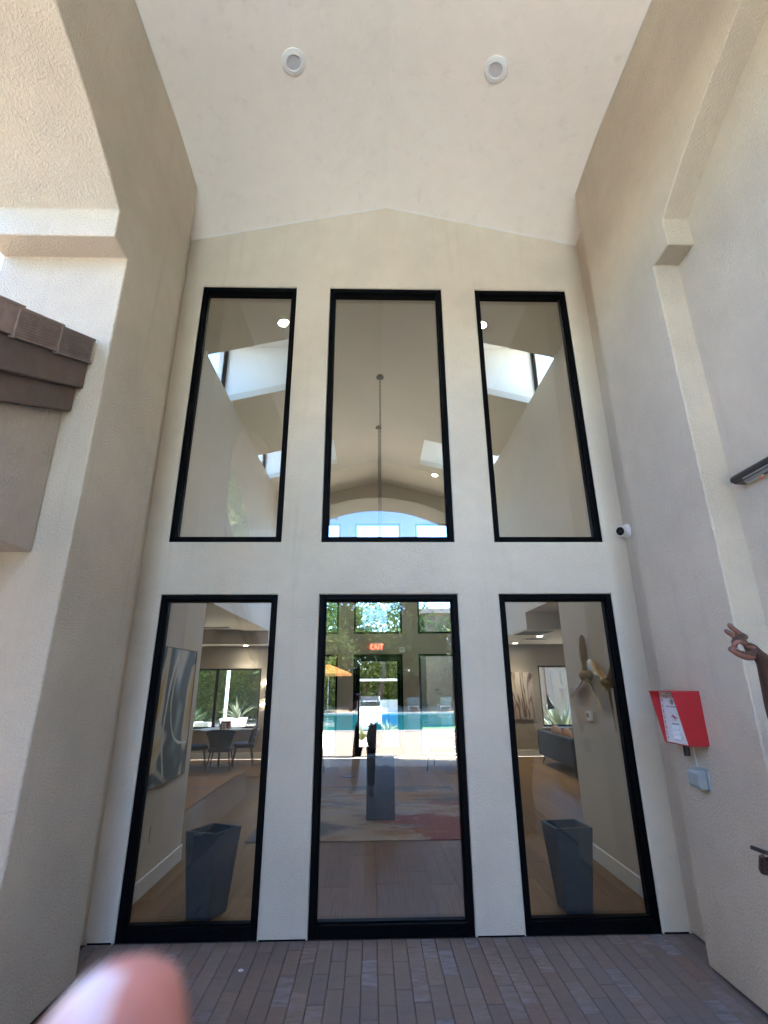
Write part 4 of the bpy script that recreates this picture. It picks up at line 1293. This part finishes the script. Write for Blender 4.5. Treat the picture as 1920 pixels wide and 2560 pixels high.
tA = tree('tree', (-6.3, -29.5, 0), 10.0, 3.6, 120, 150, 1, 'leaf_olive', 'tall olive green tree beyond the pool, left of the sky gap in the reflection', group=GB, ls=.2)
tB = tree('tree', (5.3, -29.8, 0), 9.6, 3.5, 120, 150, 2, 'leaf_olive', 'tall olive green tree beyond the pool, right of the sky gap in the reflection', group=GB, ls=.2)
tC = tree('tree', (-.6, -33.0, 0), 6.4, 3.4, 100, 130, 3, 'leaf_olive', 'lower bushy tree beyond the pool under the sky gap in the reflection', group=GB, ls=.2, low=.12)
dup(tB, (-5.5, -13.2, 0), 2.0, 'olive tree added beside the left arch to hide mirrored sky', GB, (.8, .8, 1.0))  # extra tree, added to cover the sky sliver in the upper left pane
for i, (src, x, y, s_, lb) in enumerate([(tA, -12.5, -32, 1.0, 'outer left olive tree far beyond the pool'), (tB, 11.5, -32, 1.05, 'outer right olive tree far beyond the pool'),
                                         (tC, -4.2, -29.4, .8, 'small bushy tree at the pool edge left of centre'), (tC, 3.0, -29.6, .78, 'small bushy tree at the pool edge right of centre'),
                                         (tC, 8.6, -29.0, .8, 'small bushy tree at the right end of the pool'), (tA, -19, -33, 1.1, 'last tree on the far left of the pool garden'), (tB, 18, -33, 1.1, 'last tree on the far right of the pool garden')]):
    dup(src, (x, y, 0), i * 1.3, lb, GB, (s_, s_, s_))
hedge = tree_mesh(2.6, 1.0, 10, 10, 4, .2, .02)
hm = MB(); rr = random.Random(21)
for _ in range(20000):
    p = Vector((rr.uniform(-24, 24), rr.uniform(-34.6, -33.4), rr.uniform(0, 2.9)))
    u_ = Vector((rr.uniform(-1, 1), rr.uniform(-1, 1), rr.uniform(-1, 1))).normalized(); w_ = u_.orthogonal().normalized(); s_ = rr.uniform(.12, .26)
    hm.add([p - u_ * s_, p + w_ * s_ * .5, p + u_ * s_, p - w_ * s_ * .5], [(0, 1, 2, 3)])
for k in range(60):
    x_ = -24 + k * 0.8
    hm.box((x_, -34.9, 0), (x_ + 0.798, -34.3, 2.5 + rr.uniform(-.35, .35)))
hd = hm.build('hedge', M['leaf_green']); tag(hd, 'long dark hedge closing the pool garden behind the trees', 'hedge', kind='stuff')
# orange umbrella on the far bank
t = thing('patio_umbrella', 'orange patio umbrella beyond the pool, mirrored in the middle window', 'umbrella', (-2.6, -21.6 - 5.2, 0))
MB().tube([(0, 0, 0), (0, 0, 2.55)], .025, 10).build('pole', M['white_metal'], t)
mb = MB(); n = 8
mb.v.append((0, 0, 2.62))
for k in range(n): mb.v.append((1.45 * math.cos(k * math.pi / 4 + .39), 1.45 * math.sin(k * math.pi / 4 + .39), 2.08))
for k in range(n): mb.v.append((1.46 * math.cos(k * math.pi / 4 + .39), 1.46 * math.sin(k * math.pi / 4 + .39), 1.94))
mb.v.append((0, 0, 2.57))
for k in range(n): mb.v.append((1.43 * math.cos(k * math.pi / 4 + .39), 1.43 * math.sin(k * math.pi / 4 + .39), 1.96))
for k in range(n):
    mb.f.append((0, 1 + k, 1 + (k + 1) % n)); mb.f.append((1 + k, 9 + k, 9 + (k + 1) % n, 1 + (k + 1) % n))
    mb.f.append((17, 18 + (k + 1) % n, 18 + k)); mb.f.append((9 + k, 18 + k, 18 + (k + 1) % n, 9 + (k + 1) % n))
mb.build('canopy', M['orange_cloth'], t)
# loungers on the far bank
def poollounger(loc, rz, label):
    t = thing('sun_lounger', label, 'lounger', (*loc, -.03), rz, 'sun loungers beyond the pool')
    MB().box((-.32, -.95, .26), (.32, .45, .34)).build('seat', M['white_metal'], t)
    MB().hexa([(-.32, .42, .28), (.32, .42, .28), (.32, .45, .34), (-.32, .45, .34)], [(-.32, .98, .72), (.32, .98, .72), (.32, 1.0, .78), (-.32, 1.0, .78)]).build('backrest', M['blue_cushion'], t)
    for sx in (-.28, .28):
        for sy in (-.85, .40):
            MB().box((sx - .025, sy - .025, 0), (sx + .025, sy + .025, .26)).build('leg', M['white_metal'], t)
    return t
l0 = poollounger((2.4, -27.3), .1, 'white sun lounger beyond the pool near the centre of the reflection')
dup(l0, (4.2, -27.2, -.03), .0, 'white sun lounger beyond the pool right of the first')
dup(l0, (-4.6, -27.3, -.03), .2, 'white sun lounger beyond the pool beside the orange umbrella')

# rear garden ---------------------------------------------------------------
tree('garden_tree', (-3.9, 14.8, 0), 4.6, 1.7, 50, 60, 12, 'leaf_lime', 'yellow green tree outside the left garden window', group='trees in the rear garden', tr=.15, ls=.11, low=.22)
tree('garden_tree', (-6.9, 14.0, 0), 4.4, 1.8, 50, 60, 13, 'leaf_green', 'dense green tree outside the far left of the garden window', group='trees in the rear garden', tr=.10, ls=.11, low=.22)
tree('garden_tree', (-2.2, 17.2, 0), 5.2, 1.9, 50, 60, 14, 'leaf_green', 'dark green tree behind the white pots', group='trees in the rear garden', tr=.12, ls=.12, low=.22)
tree('garden_tree', (.25, 18.2, 0), 5.6, 2.3, 60, 60, 15, 'leaf_green', 'leafy tree seen through the rear glass door', group='trees in the rear garden', tr=.13, ls=.12, low=.22)
tree('garden_tree', (4.4, 18.6, 0), 5.0, 1.9, 50, 60, 16, 'leaf_olive', 'olive tree to the right of the rear glass door', group='trees in the rear garden', tr=.12, ls=.12, low=.22)
tree('garden_tree', (-5.0, 20.5, 0), 5.6, 2.6, 60, 60, 18, 'leaf_olive', 'broad olive tree at the back of the rear garden', group='trees in the rear garden', tr=.14, ls=.14, low=.1)
hm = MB(); rr = random.Random(22)
for _ in range(56000):
    p = Vector((rr.uniform(-13, 13), rr.uniform(19.5, 21.5), 3.6 * rr.random() ** 1.15))
    u_ = Vector((rr.uniform(-1, 1), rr.uniform(-1, 1), rr.uniform(-1, 1))).normalized(); w_ = u_.orthogonal().normalized(); s_ = rr.uniform(.045, .085)
    hm.add([p - u_ * s_, p + w_ * s_ * .5, p + u_ * s_, p - w_ * s_ * .5], [(0, 1, 2, 3)])
for k in range(60):
    x_ = -13 + k * 0.43333333333333335
    hm.box((x_, 21.3, 0), (x_ + 0.43133333333333335, 21.9, 3.1 + rr.uniform(-.35, .35)))
hd = hm.build('hedge', M['leaf_lime']); tag(hd, 'bright green hedge closing the rear garden', 'hedge', kind='stuff')
def agave(loc, r, n, seed, mat, label, name='garden_plant', cat='plant', z0=0.0, group='plants in the rear garden'):
    rr = random.Random(seed); t = thing(name, label, cat, (loc[0], loc[1], z0), 0, group)
    mb = MB()
    for k in range(n):
        a = rr.uniform(0, 6.28); e = rr.uniform(.35, 1.4); L = r * rr.uniform(.7, 1.15)
        d_ = Vector((math.cos(a) * math.cos(e), math.sin(a) * math.cos(e), math.sin(e))); w_ = Vector((-math.sin(a), math.cos(a), 0))
        pts = [Vector((0, 0, .02)), d_ * L * .5 + Vector((0, 0, .03)), d_ * L + Vector((0, 0, -.06 * L))]
        mb.add([pts[0] - w_ * .02, pts[0] + w_ * .02, pts[1] + w_ * .035 * r, pts[1] - w_ * .035 * r, pts[2], pts[1] + Vector((0, 0, -.02))],
               [(0, 1, 2, 3), (3, 2, 4), (1, 0, 5), (2, 1, 5), (0, 3, 5), (4, 2, 5), (3, 4, 5)])
    mb.build('leaves', M[mat], t)
    return t
def whitepot(x, y, w, h, label, mat='white_metal'):
    t = thing('garden_pot', label, 'planter', (x, y, -.03), 0, 'pots in the rear garden')
    b = [(-w * .32, -w * .32, 0), (w * .32, -w * .32, 0), (w * .32, w * .32, 0), (-w * .32, w * .32, 0)]
    tp = [(-w * .5, -w * .5, h), (w * .5, -w * .5, h), (w * .5, w * .5, h), (-w * .5, w * .5, h)]
    ti = [(x_ * .86, y_ * .86, h) for x_, y_, _ in tp]; bi = [(x_ * .8, y_ * .8, h - .08) for x_, y_, _ in tp]
    MB().add(b + tp + ti + bi, [(3, 2, 1, 0), (0, 1, 5, 4), (1, 2, 6, 5), (2, 3, 7, 6), (3, 0, 4, 7), (4, 5, 9, 8), (5, 6, 10, 9), (6, 7, 11, 10), (7, 4, 8, 11), (8, 9, 13, 12), (9, 10, 14, 13), (10, 11, 15, 14), (11, 8, 12, 15)]).build('pot', M[mat], t, bevel=.006)
    MB().add(bi, [(0, 1, 2, 3)]).build('soil', M['earth'], t)
    return t
whitepot(-3.92, 11.2, .62, .70, 'white square pot with agave, larger, outside the garden window')
agave((-3.82, 11.2), .62, 26, 6, 'silver_leaf', 'pale agave growing in the larger white pot', z0=.62)
whitepot(-5.02, 11.0, .48, .62, 'white square pot at the left of the garden window')
agave((-5.02, 11.0), .55, 40, 8, 'green_leaf', 'green shrub growing in the left white pot', z0=.55)
whitepot(-4.25, 9.6, .36, .70, 'grey square pot close behind the garden window', 'outlet_grey')
t = thing('boulder', 'brown boulder beside the tree outside the garden window', 'boulder', (-4.5, 13.6, 0))
mb = MB().sphere((0, 0, .22), .42, 14, 9, (1, .8, .72)); rr = random.Random(4)
mb.v = [(x + rr.uniform(-.03, .03), y + rr.uniform(-.03, .03), z + rr.uniform(-.03, .03)) for x, y, z in mb.v]
mb.build('stone', M['rock'], t, smooth=True, angle=25)
t = thing('white_post', 'slim white post outside the garden window', 'post', (-4.28, 11.6, -.03))
MB().tube([(0, 0, 0), (0, 0, 2.9)], .05, 14).build('shaft', M['white_metal'], t, smooth=True)
MB().lathe([(.09, 0), (.09, .02), (.055, .04)], 16).build('base', M['white_metal'], t)
agave((-2.75, 12.2), .75, 60, 31, 'silver_leaf', 'silvery shrub at the right of the garden window')
agave((-6.0, 12.5), .9, 70, 32, 'green_leaf', 'leafy green shrub outside the left end of the garden window')
agave((5.12, 10.6), 1.2, 110, 33, 'silver_leaf', 'big silvery shrub outside the right aisle window')
agave((5.30, 11.8), .6, 40, 34, 'green_leaf', 'small green shrub under the neighbouring door')
agave((.45, 13.0), .55, 46, 35, 'silver_leaf', 'spiky grey plant outside the rear glass door')
agave((-.35, 11.6), .45, 36, 36, 'yellow_leaf', 'yellowish low plant outside the rear glass door')
# neighbouring building
t = thing('neighbour_building', 'beige building with a panelled door beyond the right windows', 'building', (7.2, 14.6, 0))
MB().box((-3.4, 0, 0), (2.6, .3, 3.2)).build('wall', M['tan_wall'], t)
MB().box((-3.7, -.35, 3.2), (2.9, .6, 3.36)).build('roof', M['tile'], t)
dr_ = MB().box((-1.02, -.035, 0), (-.12, -.002, 2.05)).build('door', M['tan_door'], t)
for k in range(3):
    MB().box((-.90, -.050, .2 + k * .62), (-.60, -.036, .68 + k * .62)).build('door_panel', M['tan_door'], dr_)
    MB().box((-.54, -.050, .2 + k * .62), (-.24, -.036, .68 + k * .62)).build('door_panel', M['tan_door'], dr_)
MB().box((-1.10, -.06, 0), (-1.02, -.002, 2.13)).box((-.12, -.06, 0), (-.04, -.002, 2.13)).box((-1.02, -.06, 2.05), (-.12, -.002, 2.13)).build('door_frame', M['fascia'], t)
for x in (-1.9, .55):
    MB().box((x - .07, -.9, 0), (x + .07, -.76, 3.2)).build('post', M['fascia'], t)
t = thing('far_building', 'tan building wall outside the right pane of the rear wall', 'building', (3.1, 17.2, 0))
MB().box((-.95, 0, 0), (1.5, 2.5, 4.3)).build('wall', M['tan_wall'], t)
MB().box((-1.2, -.2, 4.3), (1.7, 2.7, 4.5)).build('roof', M['tile'], t)
MB().box((.1, -.02, .9), (.8, -.001, 2.2)).build('window', M['black_gloss'], t)
# grill and shade canopy past the glass door
t = thing('barbecue_grill', 'black barbecue grill beyond the rear glass door', 'grill', (-.12, 15.6, -.03))
MB().box((-.42, -.26, 0), (.42, .26, .80)).build('cabinet', M['white_metal'], t, bevel=.01)
MB().prism([(-.30, .82), (.30, .82), (.30, .98), (.12, 1.14), (-.12, 1.14), (-.30, .98)], 'x', -.36, .36).build('lid', M['black_plastic'], t, bevel=.03, seg=3)
MB().tube([(-.25, -.34, .98), (.25, -.34, .98)], .015, 8).build('handle', M['steel'], t)
t = thing('shade_canopy', 'white flat roofed shade canopy beyond the rear glass door', 'canopy', (.35, 16.9, -.03))
MB().box((-1.3, -.9, 1.66), (1.3, .9, 1.74)).build('roof', M['white_metal'], t, bevel=.02)
for sx in (-1.2, 1.2):
    for sy in (-.8, .8):
        MB().tube([(sx, sy, 0), (sx, sy, 1.66)], .03, 8).build('post', M['white_metal'], t)
MB().box((-.9, .2, .0), (.9, .7, .48)).build('seat', M['blue_cloth'], t, bevel=.02)
MB().box((-.9, .7, .3), (.9, .82, .95)).build('seat_back', M['white_metal'], t, bevel=.02)

# ================================================================== PEOPLE
def skin_mesh(name, chains, subdiv=2, voxel=None):
    """chains: list of [(point, radius), ...]; a chain may start with an index tuple ('j', key) to hang on a named joint"""
    vs = []; es = []; rad = []; joint = {}; roots = []
    for ch in chains:
        prev = None
        for it in ch:
            if isinstance(it, str):
                prev = joint[it]; continue
            p, r = it[0], it[1]
            vs.append(Vector(p)); rad.append(r); i = len(vs) - 1
            if len(it) > 2: joint[it[2]] = i
            if prev is not None: es.append((prev, i))
            else: roots.append(i)
            prev = i
    me = bpy.data.meshes.new(name); me.from_pydata([tuple(v) for v in vs], es, [])
    o = bpy.data.objects.new(name, me); COL.objects.link(o)
    o.modifiers.new('skin', 'SKIN')
    sv = me.skin_vertices[0].data if me.skin_vertices else None
    if sv is None:
        bm = bmesh.new(); bm.from_mesh(me); bm.verts.layers.skin.verify(); bm.to_mesh(me); bm.free(); sv = me.skin_vertices[0].data
    for i, r in enumerate(rad):
        rr_ = r if isinstance(r, (tuple, list)) else (r, r)
        sv[i].radius = rr_; sv[i].use_root = i in roots
    md = o.modifiers.new('sub', 'SUBSURF'); md.levels = subdiv; md.render_levels = subdiv
    if voxel:
        rm = o.modifiers.new('remesh', 'REMESH'); rm.mode = 'VOXEL'; rm.voxel_size = voxel; rm.use_smooth_shade = True
        sm = o.modifiers.new('smooth', 'SMOOTH'); sm.iterations = 4; sm.factor = .5
    dg = bpy.context.evaluated_depsgraph_get()
    ev = o.evaluated_get(dg)
    m2 = bpy.data.meshes.new_from_object(ev)
    bpy.data.objects.remove(o); bpy.data.meshes.remove(me)
    for p in m2.polygons: p.use_smooth = True
    o2 = bpy.data.objects.new(name, m2); COL.objects.link(o2)
    return o2

def finger(base, pts, r0, r1):
    n = len(pts)
    return [(base, r0 * 1.15)] + [(p, r0 + (r1 - r0) * (i + 1) / n) for i, p in enumerate(pts)]

def build_person(name, label, hip, face, hs, look, hands, feet, skin, palm, shirt, trousers, group=None, voxel=.0042, palm_dir=None, tip_sheen=None):
    """hip: pelvis point; face: unit forward; hs: {'L','R'} dict of shoulder/elbow/wrist; hands: extra chains per side"""
    F_ = Vector(face).normalized(); U_ = Vector((0, 0, 1)); Rt = F_.cross(U_)
    H = Vector(hip)
    neck = H + U_ * .50 + F_ * .02
    head = neck + U_ * .17 + F_ * .03
    body = [[(H, (.135, .105), 'hip'), (H + U_ * .14, (.125, .10), 'belly'), (H + U_ * .30, (.142, .11), 'chest'), (H + U_ * .43, (.115, .085), 'upper'), (neck + U_ * .02, .055, 'neck'), (neck + U_ * .07, .052), (head, (.075, .09)), (head + U_ * .07, (.072, .088))]]
    for s, sg in (('L', -1), ('R', 1)):
        d = hs[s]
        sh, el, wr = Vector(d[0]), Vector(d[1]), Vector(d[2])
        body.append(['upper', (sh, .058), (sh.lerp(el, .5), .047), (el, .040), (el.lerp(wr, .35), .039), (el.lerp(wr, .75), .030), (wr, .026, 'wrist' + s)])
        hj = H + Rt * (sg * .085) - U_ * .04
        kn, an, toe = [Vector(q) for q in feet[s]]
        body.append(['hip', (hj, .088), (hj.lerp(kn, .5), .075), (kn, .054), (kn.lerp(an, .35), .052), (an, .036), (an + (toe - an) * .3 - U_ * .035, .036), (toe, (.036, .026))])
        for ch in hands[s]:
            body.append(['wrist' + s] + ch if ch and ch[0] != 'FREE' else ch[1:])
    o = skin_mesh('body', body, 2, voxel)
    # nose, ears, chin as joined bumps: they are fused in by a second remesh-free join
    fb = MB()
    hc = head + U_ * .035
    fb.sphere(hc + F_ * .098 - U_ * .005, .017, 10, 8, (1, 1, 1.3))
    for sg in (-1, 1):
        fb.sphere(hc + Rt * sg * .082 + U_ * .0, .024, 10, 8, (.6, .8, 1.3))
    fb.sphere(hc + F_ * .075 - U_ * .085, .032, 10, 8)
    bm = bmesh.new(); bm.from_mesh(o.data)
    t_ = bpy.data.meshes.new('t'); t_.from_pydata(fb.v, [], fb.f); bm.from_mesh(t_)
    for f in bm.faces: f.smooth = True
    bm.to_mesh(o.data); bm.free()
    o.data.materials.clear(); o.data.materials.append(skin)
    if palm is not None: o.data.materials.append(palm)
    root = thing(name, label, 'person', (H.x, H.y, 0), 0, group)
    root_m = Matrix.Translation((-H.x, -H.y, 0))
    o.parent = root; o.matrix_parent_inverse = root_m
    # clothes: a little larger than the body, ending at neck, sleeve and ankle
    def cloth(nm, chains, mat):
        c = skin_mesh(nm, chains, 2, .012)
        c.data.materials.clear(); c.data.materials.append(mat); c.parent = root; c.matrix_parent_inverse = root_m
    sh_ch = [[(H + U_ * -.03, (.150, .122), 'hip'), (H + U_ * .14, (.143, .117)), (H + U_ * .30, (.155, .125)), (H + U_ * .43, (.125, .098), 'upper'), (H + U_ * .475, (.08, .075))]]
    tr_ch = [[(H + U_ * .03, (.145, .116), 'hip')]]
    for s, sg in (('L', -1), ('R', 1)):
        sh, el = Vector(hs[s][0]), Vector(hs[s][1])
        sh_ch.append(['upper', (sh, .069), (sh.lerp(el, .45), .060), (sh.lerp(el, .62), .060)])
        hj = H + Rt * (sg * .085) - U_ * .04
        kn, an, toe = [Vector(q) for q in feet[s]]
        tr_ch.append(['hip', (hj, .100), (hj.lerp(kn, .5), .087), (kn, .070), (kn.lerp(an, .5), .064), (kn.lerp(an, .92), .056)])
    cloth('shirt', sh_ch, shirt); cloth('trousers', tr_ch, trousers)
    for sname in ('L', 'R'):
        kn, an, toe = [Vector(q) for q in feet[sname]]
        dirv = Vector((toe.x - an.x, toe.y - an.y, 0)).normalized()
        mb = MB().sphere((0, 0, 0), .05, 14, 10, (1, 1, 1))
        mb.v = [tuple(Vector((an.x, an.y, .046)) + dirv * (.075 + x * 2.9) + Vector((-dirv.y, dirv.x, 0)) * (y * .92) + Vector((0, 0, max(-.044, z * .95)))) for x, y, z in mb.v]
        s_ = mb.build('shoe', M['black_plastic'], root, smooth='full'); s_.matrix_parent_inverse = root_m
    hr = MB().sphere(hc + U_ * .042 - F_ * .014, .100, 18, 12, (.93, 1.0, .86)); 
    hr.v = [v for v in hr.v]
    h_ = hr.build('hair', M['hair'], root, smooth='full'); h_.matrix_parent_inverse = root_m
    for sg in (-1, 1):
        ec = hc + F_ * .0745 + Rt * sg * .031 + U_ * .010
        e_ = MB().sphere(ec, .0115, 12, 8).build('eye', M['eye'], root, smooth='full'); e_.matrix_parent_inverse = root_m
        i_ = MB().sphere(ec + F_ * .0085, .0048, 10, 8, (1, 1, 1)).build('iris', M['black_gloss'], e_, smooth='full')
    return root, o

# ---- bystander at the right edge: faces -x, left hand raised, phone in the right hand
T0 = 1.75
def Q(px_, py_, dt=0.0): return P(px_, py_, T0 + dt)
wristL = Q(1908, 1646, .0)
elbL = Q(1962, 1842, .04)
palmL = [[(Q(1886, 1632, 0), (.034, .020)), (Q(1868, 1607, 0), (.036, .018))]]
fingersL = [
    ['FREE'] + finger(Q(1868, 1596, .004), [Q(1851, 1586, .0), Q(1833, 1572, -.004), Q(1819, 1559, -.006)], .0112, .0084),
    ['FREE'] + finger(Q(1864, 1600, -.012), [Q(1843, 1594, -.018), Q(1826, 1585, -.020), Q(1811, 1575, -.022)], .0112, .0084),
    ['FREE'] + finger(Q(1864, 1603, -.028), [Q(1843, 1598, -.036), Q(1833, 1603, -.034), Q(1836, 1612, -.028)], .0118, .0100),
    ['FREE'] + finger(Q(1868, 1610, -.040), [Q(1846, 1600, -.052), Q(1834, 1607, -.050), Q(1839, 1619, -.044)], .0118, .0095),
    ['FREE', (Q(1884, 1640, -.018), .0175), (Q(1866, 1640, -.030), .0165), (Q(1846, 1634, -.040), .0132), (Q(1834, 1627, -.042), .0115), (Q(1822, 1620, -.044), .0088)],
]
wristR = Q(1975, 2165, .03)
elbR = Q(2075, 2120, .22)
palmR = [[(Q(1945, 2160, .01), (.030, .018)), (Q(1922, 2155, .0), (.032, .016))]]
fingersR = [['FREE'] + finger(Q(1926, 2150 + k * 11, -.01 + k * .012), [Q(1905, 2150 + k * 10, -.03 + k * .012), Q(1901, 2143 + k * 8, -.045 + k * .012), Q(1911, 2139 + k * 7, -.055 + k * .010)], .0095, .0078) for k in range(4)]
fingersR.append(['FREE', (Q(1952, 2150, .02), .014), (Q(1940, 2132, .028), .011), (Q(1922, 2124, .030), .0085)])
hipB = (1.70, -2.12, .93)
shL = Vector((1.66, -2.31, 1.36)); shR = Vector((1.66, -1.93, 1.36))
person, pb = build_person('person', 'person at the right edge with raised dark skinned hand and a phone in the other', hipB, (-1, 0, 0),
    {'L': (shL, elbL, wristL), 'R': (shR, elbR, wristR)}, None, {'L': palmL + fingersL, 'R': palmR + fingersR},
    {'L': ((1.66, -2.24, .48), (1.70, -2.25, .075), (1.54, -2.26, .03)), 'R': ((1.64, -2.00, .48), (1.68, -1.99, .075), (1.52, -1.98, .03))},
    M['skin_dark'], M['skin_dark_palm'], M['shirt_brown'], M['trousers'], voxel=.0036)
# lighter palm side and finger pads of the raised hand
pc = Q(1850, 1612, -.02)
hand_c = Q(1850, 1600, 0)
for p in pb.data.polygons:
    c = Vector(p.center)
    if (c - hand_c).length < .115:
        nn = Vector(p.normal)
        toward = (-.55 * cR - .25 * cU - .75 * cF)
        if nn.dot(toward.normalized()) > .45 and (c - Q(1893, 1640, 0)).length > .050: p.material_index = 1
# phone
t = thing('smartphone', 'black phone held edge on in the lower hand at the right edge', 'phone', Q(1905, 2128, -.035))
xa = (Q(1921, 2134, -.035) - Q(1886, 2121, -.035)).normalized(); vd_ = (Q(1905, 2126, 0) - CAMP).normalized(); ya = (vd_ - xa * vd_.dot(xa)).normalized(); za = xa.cross(ya)
mm = Matrix((xa, ya, za)).transposed().to_4x4()
MB().box((-.015, -.035, -.0066), (.135, .035, .0066), mm).build('case', M['black_plastic'], t, bevel=.003, seg=2)
MB().box((-.011, -.032, .0067), (.131, .032, .0071), mm).build('screen', M['black_gloss'], t)

# ---- photographer: stands at the camera, a fingertip strays in front of the lens
fx, fy = -.16, -4.36
tipF = P(384, 2510, .0575)
fingP = ['FREE', (P(-60, 3250, .078), .0092), (P(90, 2960, .070), .0086), (P(205, 2685, .0625), .0092), (tipF, .0086)]
palmBase = P(-400, 3800, .088)
wrL = palmBase + Vector((-.02, -.06, -.05))
elL = Vector((-.40, -4.14, 1.19)); shPL = Vector((-.36, -4.38, 1.37))
wrR = CAMP + Vector((.085, -.035, -.10)); elR = Vector((.16, -4.14, 1.18)); shPR = Vector((.04, -4.38, 1.37))
handPL = [[(palmBase, (.030, .018)), (P(-180, 3450, .083), (.026, .014))], fingP]
for k in range(3):
    b = palmBase + Vector((-.004 - .004 * k, .006, -.012 - .018 * k))
    handPL.append(['FREE', (b, .012), (b + Vector((.018, .022, .012)), .0095), (b + Vector((.038, .012, .012)), .0085), (b + Vector((.046, -.006, .008)), .0075)])
handPL.append(['FREE', (palmBase + Vector((0, -.02, .01)), .014), (palmBase + Vector((.02, -.03, .03)), .0115), (palmBase + Vector((.035, -.032, .045)), .009)])
hb = wrR + Vector((-.015, .012, .045))
handPR = [[(hb, (.030, .018)), (hb + Vector((-.008, .008, .035)), (.030, .015))]]
for k in range(4):
    b = hb + Vector((-.008, .012, .045 - .02 * k))
    handPR.append(['FREE', (b, .0105), (b + Vector((-.014, .0, .006)), .0095), (b + Vector((-.026, -.004, .006)), .0085)])
handPR.append(['FREE', (hb + Vector((0, -.02, .0)), .014), (hb + Vector((-.015, -.034, .02)), .0115), (hb + Vector((-.03, -.036, .035)), .009)])
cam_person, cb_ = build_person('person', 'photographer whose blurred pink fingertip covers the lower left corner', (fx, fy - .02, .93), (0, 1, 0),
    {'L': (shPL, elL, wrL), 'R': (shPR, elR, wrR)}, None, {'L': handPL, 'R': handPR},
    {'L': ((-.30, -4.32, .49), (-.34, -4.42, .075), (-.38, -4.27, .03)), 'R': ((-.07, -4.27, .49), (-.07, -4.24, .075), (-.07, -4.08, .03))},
    M['skin_pink'], M['tip_sheen'], M['shirt_grey'], M['trousers'], voxel=.0030)
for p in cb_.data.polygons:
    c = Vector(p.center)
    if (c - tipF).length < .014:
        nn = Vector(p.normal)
        if nn.dot((-.80 * cR + .55 * cU - .25 * cF).normalized()) > .55: p.material_index = 1  # skylight streak painted on faces turned up and left
# the phone that takes the picture, lens at the camera point
t = thing('smartphone', 'phone held up by the photographer, its lens at the viewpoint', 'phone', CAMP)
mc = Matrix((cR, cU, -cF)).transposed().to_4x4()
MB().box((-.058, -.140, .004), (.016, .016, .012), mc).build('case', M['black_plastic'], t, bevel=.003, seg=2)
MB().box((-.055, -.137, .0121), (.013, .013, .0126), mc).build('screen', M['black_gloss'], t)
